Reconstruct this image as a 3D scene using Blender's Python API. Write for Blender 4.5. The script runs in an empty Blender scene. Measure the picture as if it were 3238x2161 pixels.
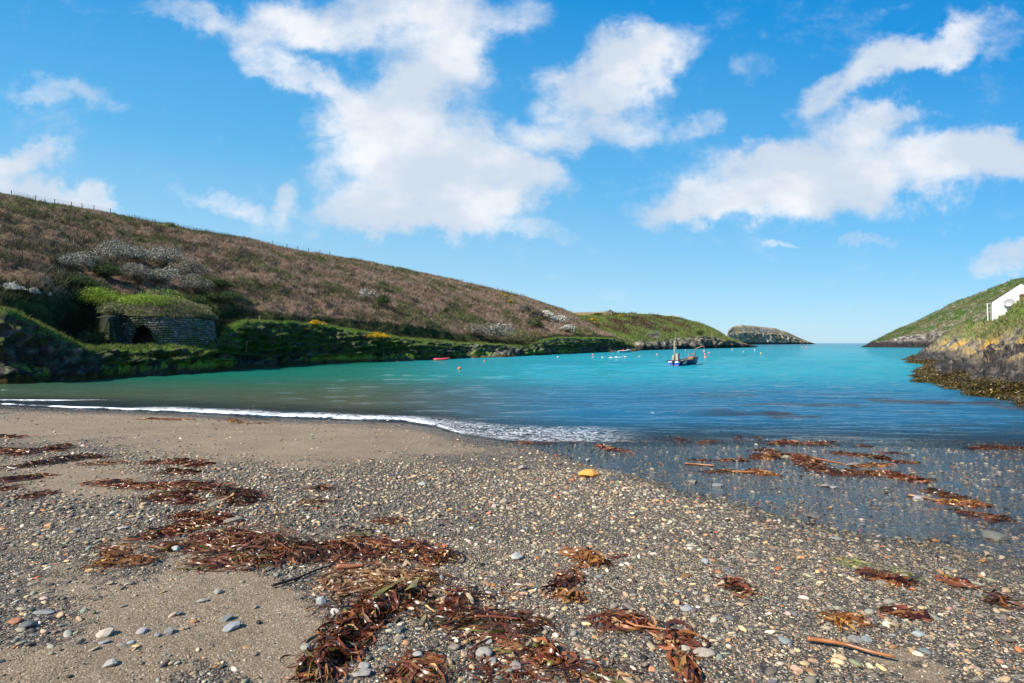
import bpy, math, random
import numpy as np
from math import radians, sin, cos, pi
random.seed(7); rng = np.random.default_rng(11)
S = bpy.context.scene
COL = S.collection

# ------------------------------------------------------------------ camera, sky, sun, exposure
F = 1619.0; HV = 1085.5; HC = 3.0          # focal length in photo pixels, horizon row, eye height over the sea
cam_d = bpy.data.cameras.new('camera'); cam = bpy.data.objects.new('camera', cam_d); COL.objects.link(cam)
cam_d.sensor_width = 36; cam_d.lens = 18.0; cam_d.shift_y = 5.0/3238
cam_d.clip_start = 0.05; cam_d.clip_end = 90000
cam.location = (0, 0, HC); cam.rotation_euler = (radians(90), 0, 0)
S.camera = cam
S.view_settings.view_transform = 'Standard'; S.view_settings.look = 'None'
S.view_settings.exposure = 0.78; S.view_settings.gamma = 1.0
SUN_EL = radians(42); sdx, sdy = -0.83, -0.56          # the sun stands to the left, a little behind
SUN_AZ = math.atan2(sdx, sdy)
sun_d = bpy.data.lights.new('sun', 'SUN'); sun = bpy.data.objects.new('sun', sun_d); COL.objects.link(sun)
sun_d.energy = 5.0; sun_d.angle = radians(0.5); sun_d.color = (1.0, 0.93, 0.82)
from mathutils import Vector, Matrix
n_ = math.hypot(sdx, sdy)
sd = Vector((sdx/n_*cos(SUN_EL), sdy/n_*cos(SUN_EL), sin(SUN_EL)))
sun.rotation_euler = sd.to_track_quat('Z', 'Y').to_euler(); sun.location = (-60, -30, 60)
S.cycles.max_bounces = 6; S.cycles.diffuse_bounces = 2; S.cycles.glossy_bounces = 3
S.cycles.transparent_max_bounces = 12; S.cycles.transmission_bounces = 2
S.cycles.caustics_reflective = False; S.cycles.caustics_refractive = False
S.cycles.use_denoising = True
S.cycles.sample_clamp_indirect = 4.0

class NT:
    """tiny node-building helper"""
    def __init__(s, tree): s.t = tree; s.n = tree.nodes; s.l = tree.links
    def new(s, typ, **kw):
        n = s.n.new(typ)
        for k, v in kw.items(): setattr(n, k, v)
        return n
    def put(s, sock, v):
        if isinstance(v, bpy.types.NodeSocket): s.l.new(v, sock)
        elif v is not None: sock.default_value = v
    def math(s, op, a, b=None, c=None, clamp=False):
        n = s.new('ShaderNodeMath', operation=op, use_clamp=clamp)
        for i, v in enumerate((a, b, c)):
            if v is not None: s.put(n.inputs[i], v)
        return n.outputs[0]
    def vmath(s, op, a, b=None):
        n = s.new('ShaderNodeVectorMath', operation=op)
        s.put(n.inputs[0], a)
        if b is not None: s.put(n.inputs[1], b)
        return n.outputs[1] if op in ('LENGTH', 'DOT_PRODUCT', 'DISTANCE') else n.outputs[0]
    def noise(s, vec, scale, detail=4, rough=.55, dist=0.0, typ=None):
        n = s.new('ShaderNodeTexNoise'); s.put(n.inputs['Vector'], vec); s.put(n.inputs['Scale'], scale)
        n.inputs['Detail'].default_value = detail; n.inputs['Roughness'].default_value = rough
        n.inputs['Distortion'].default_value = dist
        return n
    def mix(s, f, a, b, blend='MIX'):
        n = s.new('ShaderNodeMix', data_type='RGBA', blend_type=blend)
        s.put(n.inputs[0], f); s.put(n.inputs[6], a); s.put(n.inputs[7], b); return n.outputs[2]
    def ss(s, v, lo, hi):
        n = s.new('ShaderNodeMapRange', interpolation_type='SMOOTHSTEP'); s.put(n.inputs[0], v)
        s.put(n.inputs[1], lo); s.put(n.inputs[2], hi); return n.outputs[0]
    def lin(s, v, lo, hi, a=0., b=1.):
        n = s.new('ShaderNodeMapRange'); s.put(n.inputs[0], v)
        s.put(n.inputs[1], lo); s.put(n.inputs[2], hi); s.put(n.inputs[3], a); s.put(n.inputs[4], b); return n.outputs[0]

# ---- world: Nishita sky with clouds laid out by compass direction
W = bpy.data.worlds.new('World'); S.world = W; W.use_nodes = True
w = NT(W.node_tree); w.n.clear()
sky = w.new('ShaderNodeTexSky', sky_type='NISHITA'); sky.sun_disc = False
sky.sun_elevation = SUN_EL; sky.sun_rotation = SUN_AZ
sky.air_density = 1.0; sky.dust_density = 0.25; sky.ozone_density = 2.2; sky.altitude = 0
hs = w.new('ShaderNodeHueSaturation'); hs.inputs['Hue'].default_value = 0.49; hs.inputs['Saturation'].default_value = 1.25
hs.inputs['Value'].default_value = 1.5
w.l.new(sky.outputs[0], hs.inputs['Color'])
tc = w.new('ShaderNodeTexCoord'); sep = w.new('ShaderNodeSeparateXYZ'); w.l.new(tc.outputs['Generated'], sep.inputs[0])
ay = w.math('MAXIMUM', w.math('ABSOLUTE', sep.outputs[1]), 0.12)
X = w.math('DIVIDE', sep.outputs[0], ay); Z = w.math('DIVIDE', sep.outputs[2], ay)
cmb = w.new('ShaderNodeCombineXYZ'); w.l.new(X, cmb.inputs[0]); w.l.new(w.math('MULTIPLY', Z, 1.0), cmb.inputs[1])
P0 = cmb.outputs[0]
wn = w.noise(P0, 3.2, 6, .6); wv = w.vmath('SUBTRACT', wn.outputs['Color'], (0.5, 0.5, 0.5))
sc_ = w.new('ShaderNodeVectorMath', operation='SCALE'); w.l.new(wv, sc_.inputs[0]); sc_.inputs['Scale'].default_value = 0.21
wnb = w.noise(P0, 11, 5, .6); sc2 = w.new('ShaderNodeVectorMath', operation='SCALE'); w.l.new(w.vmath('SUBTRACT', wnb.outputs['Color'], (0.5, 0.5, 0.5)), sc2.inputs[0]); sc2.inputs['Scale'].default_value = 0.09
PW = w.vmath('ADD', w.vmath('ADD', P0, sc_.outputs[0]), sc2.outputs[0])
# cloud banks: centre x, y (photo view px of 2349), radii, tilt in degrees, strength
CL = [(840,40,220,85,0,.95),(1030,100,110,110,10,.95),(690,50,120,55,-25,.8),(930,200,110,80,0,.9),(590,130,170,45,-38,.50),(440,30,130,28,-25,.42),(720,210,130,40,-30,.55),
 (890,300,170,80,0,1.1),(1000,400,280,95,-6,1.15),(1190,425,150,45,0,.85),(930,495,220,48,-4,1.05),(1085,290,60,70,0,.55),(668,445,40,40,0,.65),(1210,520,160,22,-5,.4),
 (1450,105,130,70,8,.98),(1370,190,130,75,20,.95),(1340,300,180,48,0,.72),(1225,320,46,40,0,.5),(1480,210,50,50,0,.3),(600,60,90,60,-30,.55),(1180,40,90,50,0,.45),
 (2090,130,170,48,18,.86),(1930,205,130,42,22,.8),(2240,110,160,45,10,.42),(2060,260,90,30,0,.55),(1720,140,70,45,0,.36),
 (1850,420,280,84,6,1.05),(2120,385,260,74,4,1.0),(1620,480,190,42,10,.85),(2300,370,130,55,0,.9),(1960,300,130,55,8,.85),(1780,370,130,45,18,.85),(1600,295,60,35,20,.42),
 (40,365,95,48,0,.95),(70,432,150,30,-8,.85),(190,465,90,16,-8,.5),(150,215,150,30,-12,.38),(520,465,150,22,-10,.40),(2320,580,95,30,12,.80),(1960,545,80,14,12,.38),(1790,566,50,9,0,.42)]
acc = None
for cx, cy, rx, ry, tilt, st in CL:
    mp = w.new('ShaderNodeMapping', vector_type='TEXTURE'); w.l.new(PW, mp.inputs[0])
    mp.inputs['Location'].default_value = ((cx-1174.5)/1174.5, (787.5-cy)/1174.5, 0)
    mp.inputs['Rotation'].default_value = (0, 0, radians(tilt)); mp.inputs['Scale'].default_value = (rx/1174.5*1.12, ry/1174.5*1.16, 1)
    d = w.vmath('LENGTH', mp.outputs[0])
    v = w.math('MULTIPLY', w.ss(d, 1.25, 0.25), st)
    acc = v if acc is None else w.math('ADD', acc, w.math('MULTIPLY', v, w.math('SUBTRACT', 1.12, acc)))
st2 = w.vmath('MULTIPLY', P0, (1.0, 1.5, 1.0))
nz = w.noise(st2, 5.0, 10, .64, .35)
nz2 = w.noise(st2, 17.0, 8, .62, .5)
dens = w.math('ADD', acc, w.math('MULTIPLY', w.math('SUBTRACT', nz.outputs['Fac'], 0.5), 1.5))
dens = w.math('ADD', dens, w.math('MULTIPLY', w.math('SUBTRACT', nz2.outputs['Fac'], 0.5), .75))
al = w.ss(w.math('MULTIPLY', dens, 1.06), .02, 1.22)
up = w.ss(Z, 0.0, 0.05)
al = w.math('MULTIPLY', w.math('MULTIPLY', al, up), .97)
# cloud body: white where lit, blue-grey where thick and low
sh = w.noise(w.vmath('ADD', st2, (0.03, 0.05, 0)), 4.0, 5, .5)
ccol = w.mix(w.ss(w.math('ADD', sh.outputs['Fac'], w.math('MULTIPLY', dens, -0.05)), .36, .60), (6.3, 7.1, 8.2, 1), (9.3, 9.4, 9.6, 1))
# clear-air colour by height above the horizon, a little paler towards the sun
ramp = w.new('ShaderNodeValToRGB'); w.l.new(w.math('ADD', w.math('MULTIPLY', Z, 1.0), w.math('MULTIPLY', w.math('MAXIMUM', w.math('MINIMUM', X, 1.0), -1.0), .13)), ramp.inputs[0])
for i, (p_, c_) in enumerate([(0.0, (.47, .74, .92)), (.12, (.36, .68, .94)), (.33, (.13, .51, .91)), (.70, (.003, .31, .80)), (1.0, (.001, .22, .66))]):
    el = ramp.color_ramp.elements[i] if i < 2 else ramp.color_ramp.elements.new(p_); el.position = p_; el.color = (*c_, 1)
rs = w.new('ShaderNodeVectorMath', operation='SCALE'); w.l.new(ramp.outputs[0], rs.inputs[0]); rs.inputs['Scale'].default_value = 1/.105
clear = w.mix(.82, hs.outputs[0], rs.outputs[0])
out = w.mix(al, clear, ccol)
bg = w.new('ShaderNodeBackground'); w.l.new(out, bg.inputs[0]); bg.inputs[1].default_value = 0.061
wo = w.new('ShaderNodeOutputWorld'); w.l.new(bg.outputs[0], wo.inputs[0])

# ------------------------------------------------------------------ numpy noise
def _h(i, j, k):
    with np.errstate(over='ignore'):
        n = (i.astype(np.int64)*374761393 + j.astype(np.int64)*668265263 + k.astype(np.int64)*1274126177) & 0xffffffff
        n = ((n ^ (n >> 13))*1103515245) & 0xffffffff
        n = (n ^ (n >> 16)) & 0xffff
    return n/65535.0
def vn(x, y, z=0.0):
    x, y, z = np.broadcast_arrays(np.asarray(x, float), np.asarray(y, float), np.asarray(z, float))
    i, j, k = np.floor(x), np.floor(y), np.floor(z); fx, fy, fz = x-i, y-j, z-k
    fx = fx*fx*(3-2*fx); fy = fy*fy*(3-2*fy); fz = fz*fz*(3-2*fz)
    r = 0
    for a in (0, 1):
        for b in (0, 1):
            for c in (0, 1):
                r = r + _h(i+a, j+b, k+c)*(fx if a else 1-fx)*(fy if b else 1-fy)*(fz if c else 1-fz)
    return r
def fbm(x, y, z=0.0, o=4, g=.5):
    s, a, t = 0, 1.0, 0
    for q in range(o):
        s = s + a*vn(np.asarray(x)*2**q+17.3*q, np.asarray(y)*2**q+5.1*q, np.asarray(z)*2**q+9.7*q); t += a; a *= g
    return s/t
def sst(x, a, b):
    t = np.clip((x-a)/(b-a), 0, 1); return t*t*(3-2*t)
def lerp(a, b, t): return a+(b-a)*t

# ------------------------------------------------------------------ object helpers
def mesh(name, V, Fc, mat=None, parent=None, col=None, smooth=True, attrs=None):
    V = np.ascontiguousarray(V, dtype=np.float32).reshape(-1, 3)
    me = bpy.data.meshes.new(name)
    if isinstance(Fc, np.ndarray):
        n, k = Fc.shape
        me.vertices.add(len(V)); me.vertices.foreach_set('co', V.ravel())
        me.loops.add(n*k); me.loops.foreach_set('vertex_index', np.ascontiguousarray(Fc, dtype=np.int32).ravel())
        me.polygons.add(n); me.polygons.foreach_set('loop_start', np.arange(0, n*k, k, dtype=np.int32))
        try: me.polygons.foreach_set('loop_total', np.full(n, k, dtype=np.int32))
        except Exception: pass
        me.update(calc_edges=True)
    else:
        me.from_pydata([tuple(map(float, v)) for v in V], [], Fc); me.update()
    me.polygons.foreach_set('use_smooth', np.full(len(me.polygons), bool(smooth)))
    if col is not None:
        c = np.ones((len(V), 4), np.float32); c[:, :3] = np.asarray(col).reshape(-1, 3)
        a = me.attributes.new('col', 'FLOAT_COLOR', 'POINT'); a.data.foreach_set('color', c.ravel())
    for k, v in (attrs or {}).items():
        a = me.attributes.new(k, 'FLOAT', 'POINT'); a.data.foreach_set('value', np.ascontiguousarray(v, dtype=np.float32).ravel())
    o = bpy.data.objects.new(name, me); COL.objects.link(o)
    if mat: me.materials.append(mat)
    if parent: o.parent = parent
    return o
def tag(o, label=None, cat=None, group=None, kind=None):
    if label: o['label'] = label
    if cat: o['category'] = cat
    if group: o['group'] = group
    if kind: o['kind'] = kind
    return o
def empty(name, loc, label, cat, group=None, rz=0, s=1):
    o = bpy.data.objects.new(name, None); COL.objects.link(o); o.location = loc; o.rotation_euler = (0, 0, rz)
    o.scale = (s, s, s); o.empty_display_size = .3
    return tag(o, label, cat, group)
def grid_faces(nr, nc):
    i = np.arange((nr-1)*(nc-1)); r, c = i//(nc-1), i % (nc-1); a = r*nc+c
    return np.stack([a, a+1, a+nc+1, a+nc], 1)
class MB:
    def __init__(s): s.v = []; s.f = []
    def add(s, V, Fc):
        b = len(s.v); s.v += [tuple(v) for v in V]; s.f += [tuple(b+i for i in f) for f in Fc]; return s
    def box(s, c, d, R=None):
        hx, hy, hz = d[0]/2, d[1]/2, d[2]/2
        P = [Vector((x*hx, y*hy, z*hz)) for z in (-1, 1) for y in (-1, 1) for x in (-1, 1)]
        if R is not None: P = [R @ p for p in P]
        P = [p+Vector(c) for p in P]
        return s.add(P, [(0, 2, 3, 1), (4, 5, 7, 6), (0, 1, 5, 4), (2, 6, 7, 3), (0, 4, 6, 2), (1, 3, 7, 5)])
    def tube(s, pts, r, n=8, cap=True):
        pts = [Vector(p) for p in pts]; rs = r if isinstance(r, (list, tuple)) else [r]*len(pts)
        V = []; prev = None
        for i, p in enumerate(pts):
            t = (pts[min(i+1, len(pts)-1)]-pts[max(i-1, 0)]).normalized()
            a = Vector((0, 0, 1)) if abs(t.z) < .9 else Vector((1, 0, 0))
            if prev is not None: a = prev
            u = (a - t*a.dot(t)).normalized(); prev = u; q = t.cross(u)
            V += [p + (u*cos(2*pi*k/n)+q*sin(2*pi*k/n))*rs[i] for k in range(n)]
        Fc = [(i*n+k, i*n+(k+1) % n, (i+1)*n+(k+1) % n, (i+1)*n+k) for i in range(len(pts)-1) for k in range(n)]
        if cap: Fc += [tuple(range(n))[::-1], tuple(range((len(pts)-1)*n, len(pts)*n))]
        return s.add(V, Fc)
    def lathe(s, prof, c=(0, 0, 0), n=16):
        V = [(c[0]+r*cos(2*pi*k/n), c[1]+r*sin(2*pi*k/n), c[2]+z) for r, z in prof for k in range(n)]
        Fc = [(i*n+k, i*n+(k+1) % n, (i+1)*n+(k+1) % n, (i+1)*n+k) for i in range(len(prof)-1) for k in range(n)]
        return s.add(V, Fc)
    def build(s, name, mat, parent=None, smooth=False): return mesh(name, np.array(s.v), s.f, mat, parent, smooth=smooth)

def material(name, col=None, rough=.8, spec=.3, attr=False, var=.25, vscale=3.0, bump=0.0, bscale=8.0, coat=0, metal=0, trans=0, detail=5):
    m = bpy.data.materials.new(name); m.use_nodes = True; t = NT(m.node_tree); t.n.clear()
    tcn = t.new('ShaderNodeTexCoord'); P = tcn.outputs['Object']
    if attr: a = t.new('ShaderNodeAttribute', attribute_name='col'); c = a.outputs['Color']
    else: c = (*col, 1)
    nz = t.noise(P, vscale, detail, .6); f = t.lin(nz.outputs['Fac'], .3, .7, 1-var, 1+var)
    c2 = t.vmath('MULTIPLY', c if attr else (*col,), t.new('ShaderNodeCombineXYZ').outputs[0]) if False else None
    mul = t.new('ShaderNodeVectorMath', operation='SCALE'); t.put(mul.inputs[0], c if attr else col); t.put(mul.inputs['Scale'], f)
    b = t.new('ShaderNodeBsdfPrincipled'); t.l.new(mul.outputs[0], b.inputs['Base Color'])
    b.inputs['Roughness'].default_value = rough; b.inputs['Specular IOR Level'].default_value = spec
    b.inputs['Coat Weight'].default_value = coat; b.inputs['Metallic'].default_value = metal
    if bump:
        bn = t.noise(P, bscale, 6, .65); bb = t.new('ShaderNodeBump'); bb.inputs['Strength'].default_value = 1.0
        bb.inputs['Distance'].default_value = bump; t.l.new(bn.outputs['Fac'], bb.inputs['Height']); t.l.new(bb.outputs[0], b.inputs['Normal'])
    o = t.new('ShaderNodeOutputMaterial'); sh_ = b.outputs[0]
    if trans:
        tr = t.new('ShaderNodeBsdfTranslucent'); t.l.new(mul.outputs[0], tr.inputs[0]); mx = t.new('ShaderNodeMixShader')
        mx.inputs[0].default_value = trans; t.l.new(sh_, mx.inputs[1]); t.l.new(tr.outputs[0], mx.inputs[2]); sh_ = mx.outputs[0]
    t.l.new(sh_, o.inputs[0]); return m
def cols_pick(n, pal):
    """pal: list of (weight, rgb, jitter)"""
    wts = np.array([p[0] for p in pal], float); k = rng.choice(len(pal), n, p=wts/wts.sum())
    c = np.array([p[1] for p in pal])[k]; j = np.array([p[2] for p in pal])[k][:, None]
    return np.clip(c*(1+rng.normal(0, 1, (n, 1))*j) * (1+rng.normal(0, .06, (n, 3))), 0.004, 0.85)

def Pw(u, v, D): return ((u-F)/F*D, D, HC+(HV-v)/F*D)

# ------------------------------------------------------------------ beach and sea floor
shx = np.array([-60, -24.3, -15.3, -7.65, -4.1, -2.6, -1.8, -.2, 1.2, 7.4, 13, 16.5, 30, 60.])
shy = np.array([26, 24.3, 22.1, 20.0, 19.4, 18.0, 16.9, 15.6, 15.3, 15.2, 15.0, 14.6, 13.5, 13.])
def Ys(x): return np.interp(x, shx, shy) + .25*(fbm(np.asarray(x)*.5, 3.3, o=3)-.5)
# edge of the stream film on the beach: y of the edge as a function of x (stream lies beyond it)
ex = np.array([-1.2, .2, 1.3, 1.9, 2.6, 3.2, 3.7, 4.2, 4.9, 6.0, 8.0])
ey = np.array([15.4, 14.4, 11.8, 9.8, 8.2, 6.9, 6.05, 5.3, 4.6, 3.9, 3.0])
def chan(x, y):
    x = np.asarray(x, float); y = np.asarray(y, float)
    e = np.interp(x, ex, ey) + (fbm(x*1.1, y*1.1, 4.4, 4)-.5)*2.0*np.clip(y/9, .3, 1.2)
    c = sst((y-e)*.6, -.25, .9)*sst(x, -1.3, .8)
    right = 8.5 + .75*(y-3)        # the far bank of the stream
    return c*(1-sst(x, right+.4, right+2.6))
def base(x, y):
    s = Ys(x)-y
    up = .085*s - .00042*s*s*(s > 0)
    dn = np.maximum(.055*s, -3.2)
    return np.where(s > 0, up, dn)
def G(x, y):
    x = np.asarray(x, float); y = np.asarray(y, float)
    b = base(x, y); c = chan(x, y)
    und = (fbm(x*.45, y*.45, 2.2, 3)-.5)*.07 + (fbm(x*2.2, y*2.2, 7.2, 3)-.5)*.022
    return b + und - .034*c
def ongr(u, v):
    """world point of the beach seen at photo pixel (u, v)"""
    D = np.full(np.shape(u), 8.0); u = np.asarray(u, float); v = np.asarray(v, float); k = (v-HV)/F
    for _ in range(30):
        g = np.maximum(G((u-F)/F*D, D), -0.02); D = D*.5 + .5*(HC-g)/k
    return (u-F)/F*D, D, G((u-F)/F*D, D)

yr = np.concatenate([np.linspace(-40, 1.2, 24)[:-1], 1.2*np.exp(np.linspace(0, math.log(60/1.2), 560)), np.array([75, 100, 150, 250, 400, 700])])
xc = np.sinh(np.linspace(-1, 1, 620)*1.3)/math.sinh(1.3)*1.9
Y, Xn = np.meshgrid(yr, xc, indexing='ij'); XX = Xn*np.sqrt(np.maximum(Y, 0)**2+20)
Zg = G(XX, Y)
near = sst(Y, 14, 3)
Zg = Zg + (fbm(XX*14, Y*14, 1.0, 3)-.5)*.012*near
ground_mat = bpy.data.materials.new('beach_shingle'); ground_mat.use_nodes = True
t = NT(ground_mat.node_tree); t.n.clear(); tcn = t.new('ShaderNodeTexCoord'); P = tcn.outputs['Object']
sand_a = t.new('ShaderNodeAttribute', attribute_name='sand').outputs['Fac']; wet_a = t.new('ShaderNodeAttribute', attribute_name='wet').outputs['Fac']
vo = t.new('ShaderNodeTexVoronoi', feature='F1'); t.l.new(P, vo.inputs['Vector']); vo.inputs['Scale'].default_value = 62
vo2 = t.new('ShaderNodeTexVoronoi', feature='F1'); t.l.new(P, vo2.inputs['Vector']); vo2.inputs['Scale'].default_value = 120
rp = t.new('ShaderNodeValToRGB'); sepc = t.new('ShaderNodeSeparateColor'); t.l.new(vo.outputs['Color'], sepc.inputs[0]); t.l.new(sepc.outputs[0], rp.inputs[0])
cr = rp.color_ramp; cr.interpolation = 'CONSTANT'
for i, (p_, c_) in enumerate([(0, (.022, .02, .018)), (.25, (.05, .046, .040)), (.48, (.085, .075, .06)), (.66, (.14, .115, .085)), (.78, (.035, .033, .031)), (.88, (.22, .17, .12)), (.94, (.12, .065, .035)), (.972, (.42, .38, .32))]):
    el = cr.elements[i] if i < 2 else cr.elements.new(p_); el.position = p_; el.color = (*c_, 1)
rp2 = t.new('ShaderNodeValToRGB'); sepd = t.new('ShaderNodeSeparateColor'); t.l.new(vo2.outputs['Color'], sepd.inputs[0]); t.l.new(sepd.outputs[1], rp2.inputs[0])
for i, (p_, c_) in enumerate([(0, (.095, .070, .044)), (.5, (.165, .125, .080)), (.85, (.225, .175, .118)), (1.0, (.40, .35, .28))]):
    el = rp2.color_ramp.elements[i] if i < 2 else rp2.color_ramp.elements.new(p_); el.position = p_; el.color = (*c_, 1)
big = t.noise(P, .9, 5, .6); sandc = t.mix(t.lin(big.outputs['Fac'], .35, .65), rp2.outputs[0], t.mix(.5, rp2.outputs[0], (.115, .088, .057, 1)))
brk = t.noise(P, 9, 4, .6)
sf = t.ss(t.math('ADD', sand_a, t.math('MULTIPLY', t.math('SUBTRACT', brk.outputs['Fac'], .5), 1.6)), .35, .65)
cc = t.mix(sf, rp.outputs[0], sandc)
cc = t.mix(1.0, cc, (1.32, 1.26, 1.2, 1), 'MULTIPLY')
cc = t.mix(wet_a, cc, t.mix(1.0, cc, (.50, .49, .48, 1), 'MULTIPLY'))
b = t.new('ShaderNodeBsdfPrincipled'); t.l.new(cc, b.inputs['Base Color'])
t.l.new(t.lin(wet_a, 0, 1, .85, .25), b.inputs['Roughness']); b.inputs['Specular IOR Level'].default_value = .3
hgt = t.math('ADD', t.math('MULTIPLY', vo.outputs['Distance'], t.lin(sf, 0, 1, -1, -.12)), t.math('MULTIPLY', vo2.outputs['Distance'], -.3))
bm = t.new('ShaderNodeBump'); bm.inputs['Distance'].default_value = .012; bm.inputs['Strength'].default_value = .9; t.l.new(hgt, bm.inputs['Height']); t.l.new(bm.outputs[0], b.inputs['Normal'])
o_ = t.new('ShaderNodeOutputMaterial'); t.l.new(b.outputs[0], o_.inputs[0])
def proj(x, y, z):
    y = np.maximum(y, .3); return F+x/y*F, HV+(HC-z)/y*F
def sandmap(x, y):
    """1 = bare sand, 0 = thick shingle; patches where the photo shows them, fixed to the beach"""
    u, v = proj(x, y, G(x, y))
    def el(cu, cv, ru, rv, a=0):
        du, dv = u-cu, v-cv; ca, sa = cos(a), sin(a)
        return np.clip(1.5-np.hypot((du*ca+dv*sa)/ru, (-du*sa+dv*ca)/rv), 0, 1)
    s = np.maximum.reduce([el(950, 1400, 620, 70), el(300, 1345, 500, 50), el(250, 1510, 260, 60, .1), el(560, 1950, 420, 150, .1), el(150, 2120, 420, 100), el(760, 1880, 280, 90, .5), el(900, 2060, 170, 120), el(2900, 2110, 200, 60, .4)*.5])
    s = s + (fbm(x*1.3, y*1.3, 3.0, 4)-.5)*.9
    return np.clip(s, 0, 1)*(y > 0) + .4*(y <= 0)
def wetmap(x, y):
    s = Ys(x)-y
    w1 = sst(s, 2.6, .6) + sst(chan(x, y), .05, .4) + .55*sst(x, 2.2, 4.5)*sst(y, 2.0, 5.0)
    return np.clip(w1, 0, 1)
ground = mesh('beach', np.stack([XX, Y, Zg], -1), grid_faces(*Y.shape), ground_mat, attrs={'sand': sandmap(XX, Y), 'wet': wetmap(XX, Y)})
tag(ground, kind='structure')

# ------------------------------------------------------------------ sea
v_r = np.concatenate([np.geomspace(.16, 18, 90), np.linspace(18.4, 560, 700)[:]])
yr = 3.0*F/v_r[::-1]; yr = yr[yr > 8.2]
xc = np.linspace(-1.5, 1.5, 760); xc = np.sign(xc)*(np.abs(xc)+.12*np.abs(xc)**5)
Y, Xn = np.meshgrid(yr, xc, indexing='ij'); XX = Xn*Y
fade = sst(Y, 220, 25)
wv_ = np.zeros_like(Y)
for k, (lx, ly, a) in enumerate([(.12, .5, .09), (.22, 1.2, .10), (.55, 2.6, .055)]):
    wv_ += (fbm(XX*lx+.3*Y*ly*.2, Y*ly+XX*.08, 1.7*k, 2)-.5)*2*a
sh_s = Y-Ys(XX)                                     # metres out from the waterline
Zs = wv_*fade*sst(sh_s, -.5, 5)
# little breaking ridges
def ridge(x, y, y0, h, wf, wb, mask):
    d = y-y0; return h*mask*np.where(d < 0, np.exp(-(d/wf)**2), np.exp(-(d/wb)**2))
yb = 22.2-.02*XX+.5*(fbm(XX*.25, 9.1, o=2)-.5)
Zs += ridge(XX, Y, yb, .26, .22, .8, sst(XX, -1.5, 4)*sst(XX, 15, 9)*(0.75+.5*(fbm(XX*.8, 1.1)-.5)))
Zs += ridge(XX, Y, yb+2.6, .06, .35, 1.0, sst(XX, -3, 4)*sst(XX, 20, 12))
lip = Ys(XX)+.35+.5*(fbm(XX*.6, 5.1, o=3)-.5)
Zs += ridge(XX, Y, lip, .09, .12, .6, sst(XX, -1.2, -3.5)*(.4+.9*fbm(XX*.5, 2.2)))
depth = np.maximum(-base(XX, Y)+Zs*.5, 0)
foam = np.zeros_like(Y)
dl = Y-lip
foam += .86*np.exp(-(dl/.12)**2)*sst(XX, -1.2, -4.5)*(.52+.55*sst(fbm(XX*1.4, 8.8, o=4), .30, .62))           # wash line on the left
foam += .60*sst(dl, -.1, .2)*sst(dl, 3.0, .4)*sst(XX, -1.5, -5)*sst(XX, -22, -15)
foam += .44*sst(sh_s, -.3, .4)*sst(sh_s, 5.6, 2.0)*sst(XX, -5, -1.5)*sst(XX, 9, 2.0)   # lace foam in the middle
foam += .34*np.exp(-((Y-yb+.15)/.22)**2)*sst(XX, 2, 4)*sst(XX, 9, 7)*fbm(XX*1.5, 2.2, o=2)*1.6
foam += .75*sst(sh_s, 1.5, 2.2)*np.exp(-((Y-26.2+XX*.03)/.28)**2)*sst(XX, -17, -24)
Xc = XX/Y
# body colour: brown-green over the shallows at left, green under the cliff, turquoise farther out
c_sh = lerp(np.array([.042, .050, .022]), np.array([.012, .092, .165]), sst(Xc, -.35, .25)[..., None]); c_gr = np.array([.006, .10, .062]); c_tq = np.array([.006, .22, .27]); c_far = np.array([.003, .13, .17])
f1 = sst(Y, 26, 50)[..., None]; f2 = sst(Xc+.0009*Y, -.30, .15)[..., None]; f3 = sst(Y, 150, 900)[..., None]
bodyc = lerp(c_sh, lerp(c_gr, c_tq, f2), f1*1.0); bodyc = lerp(bodyc, c_far, f3)
bodyc = bodyc*(1+.35*(fbm(XX*.05, Y*.10, 6, 3)[..., None]-.5))
kel = sst(fbm(XX*.25, Y*.8, 12.3, 4), .52, .62)*sst(Xc, .25, .5)*sst(Y, 34, 26)*sst(Y, 17, 20)
bodyc = lerp(bodyc, np.array([.035, .024, .014]), kel[..., None]*.8)
sea_mat = bpy.data.materials.new('sea_water'); sea_mat.use_nodes = True; t = NT(sea_mat.node_tree); t.n.clear()
def water_nodes(t, film=False):
    P = t.new('ShaderNodeTexCoord').outputs['Object']
    st_ = t.vmath('MULTIPLY', P, (.55, 1.5, 1.0))
    if film:
        n1 = t.noise(t.vmath('MULTIPLY', P, (1.0, 1.2, 1)), 7.0, 4, .6); n2 = t.noise(P, 26, 3, .5); h = t.math('ADD', n1.outputs['Fac'], t.math('MULTIPLY', n2.outputs['Fac'], .30)); dist = .03
    else:
        n1 = t.noise(t.vmath('MULTIPLY', P, (.30, 1.0, 1.0)), .95, 4, .6, .4); n2 = t.noise(st_, 3.6, 4, .6, .2); n3 = t.noise(t.vmath('MULTIPLY', P, (.5, .8, 1)), .30, 2, .5)
        h = t.math('ADD', t.math('MULTIPLY', n1.outputs['Fac'], .6), t.math('MULTIPLY', n2.outputs['Fac'], .38)); h = t.math('ADD', h, t.math('MULTIPLY', n3.outputs['Fac'], .9)); dist = .55
    bb = t.new('ShaderNodeBump'); bb.inputs['Strength'].default_value = 1; bb.inputs['Distance'].default_value = dist; t.l.new(h, bb.inputs['Height'])
    return P, bb.outputs[0]
P, N = water_nodes(t)
bc = t.new('ShaderNodeAttribute', attribute_name='col').outputs['Color']
dp = t.new('ShaderNodeAttribute', attribute_name='depth').outputs['Fac']; fo = t.new('ShaderNodeAttribute', attribute_name='foam').outputs['Fac']
dif = t.new('ShaderNodeBsdfDiffuse'); t.l.new(bc, dif.inputs[0])
tra = t.new('ShaderNodeBsdfTransparent'); tra.inputs[0].default_value = (.80, .86, .84, 1)
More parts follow.
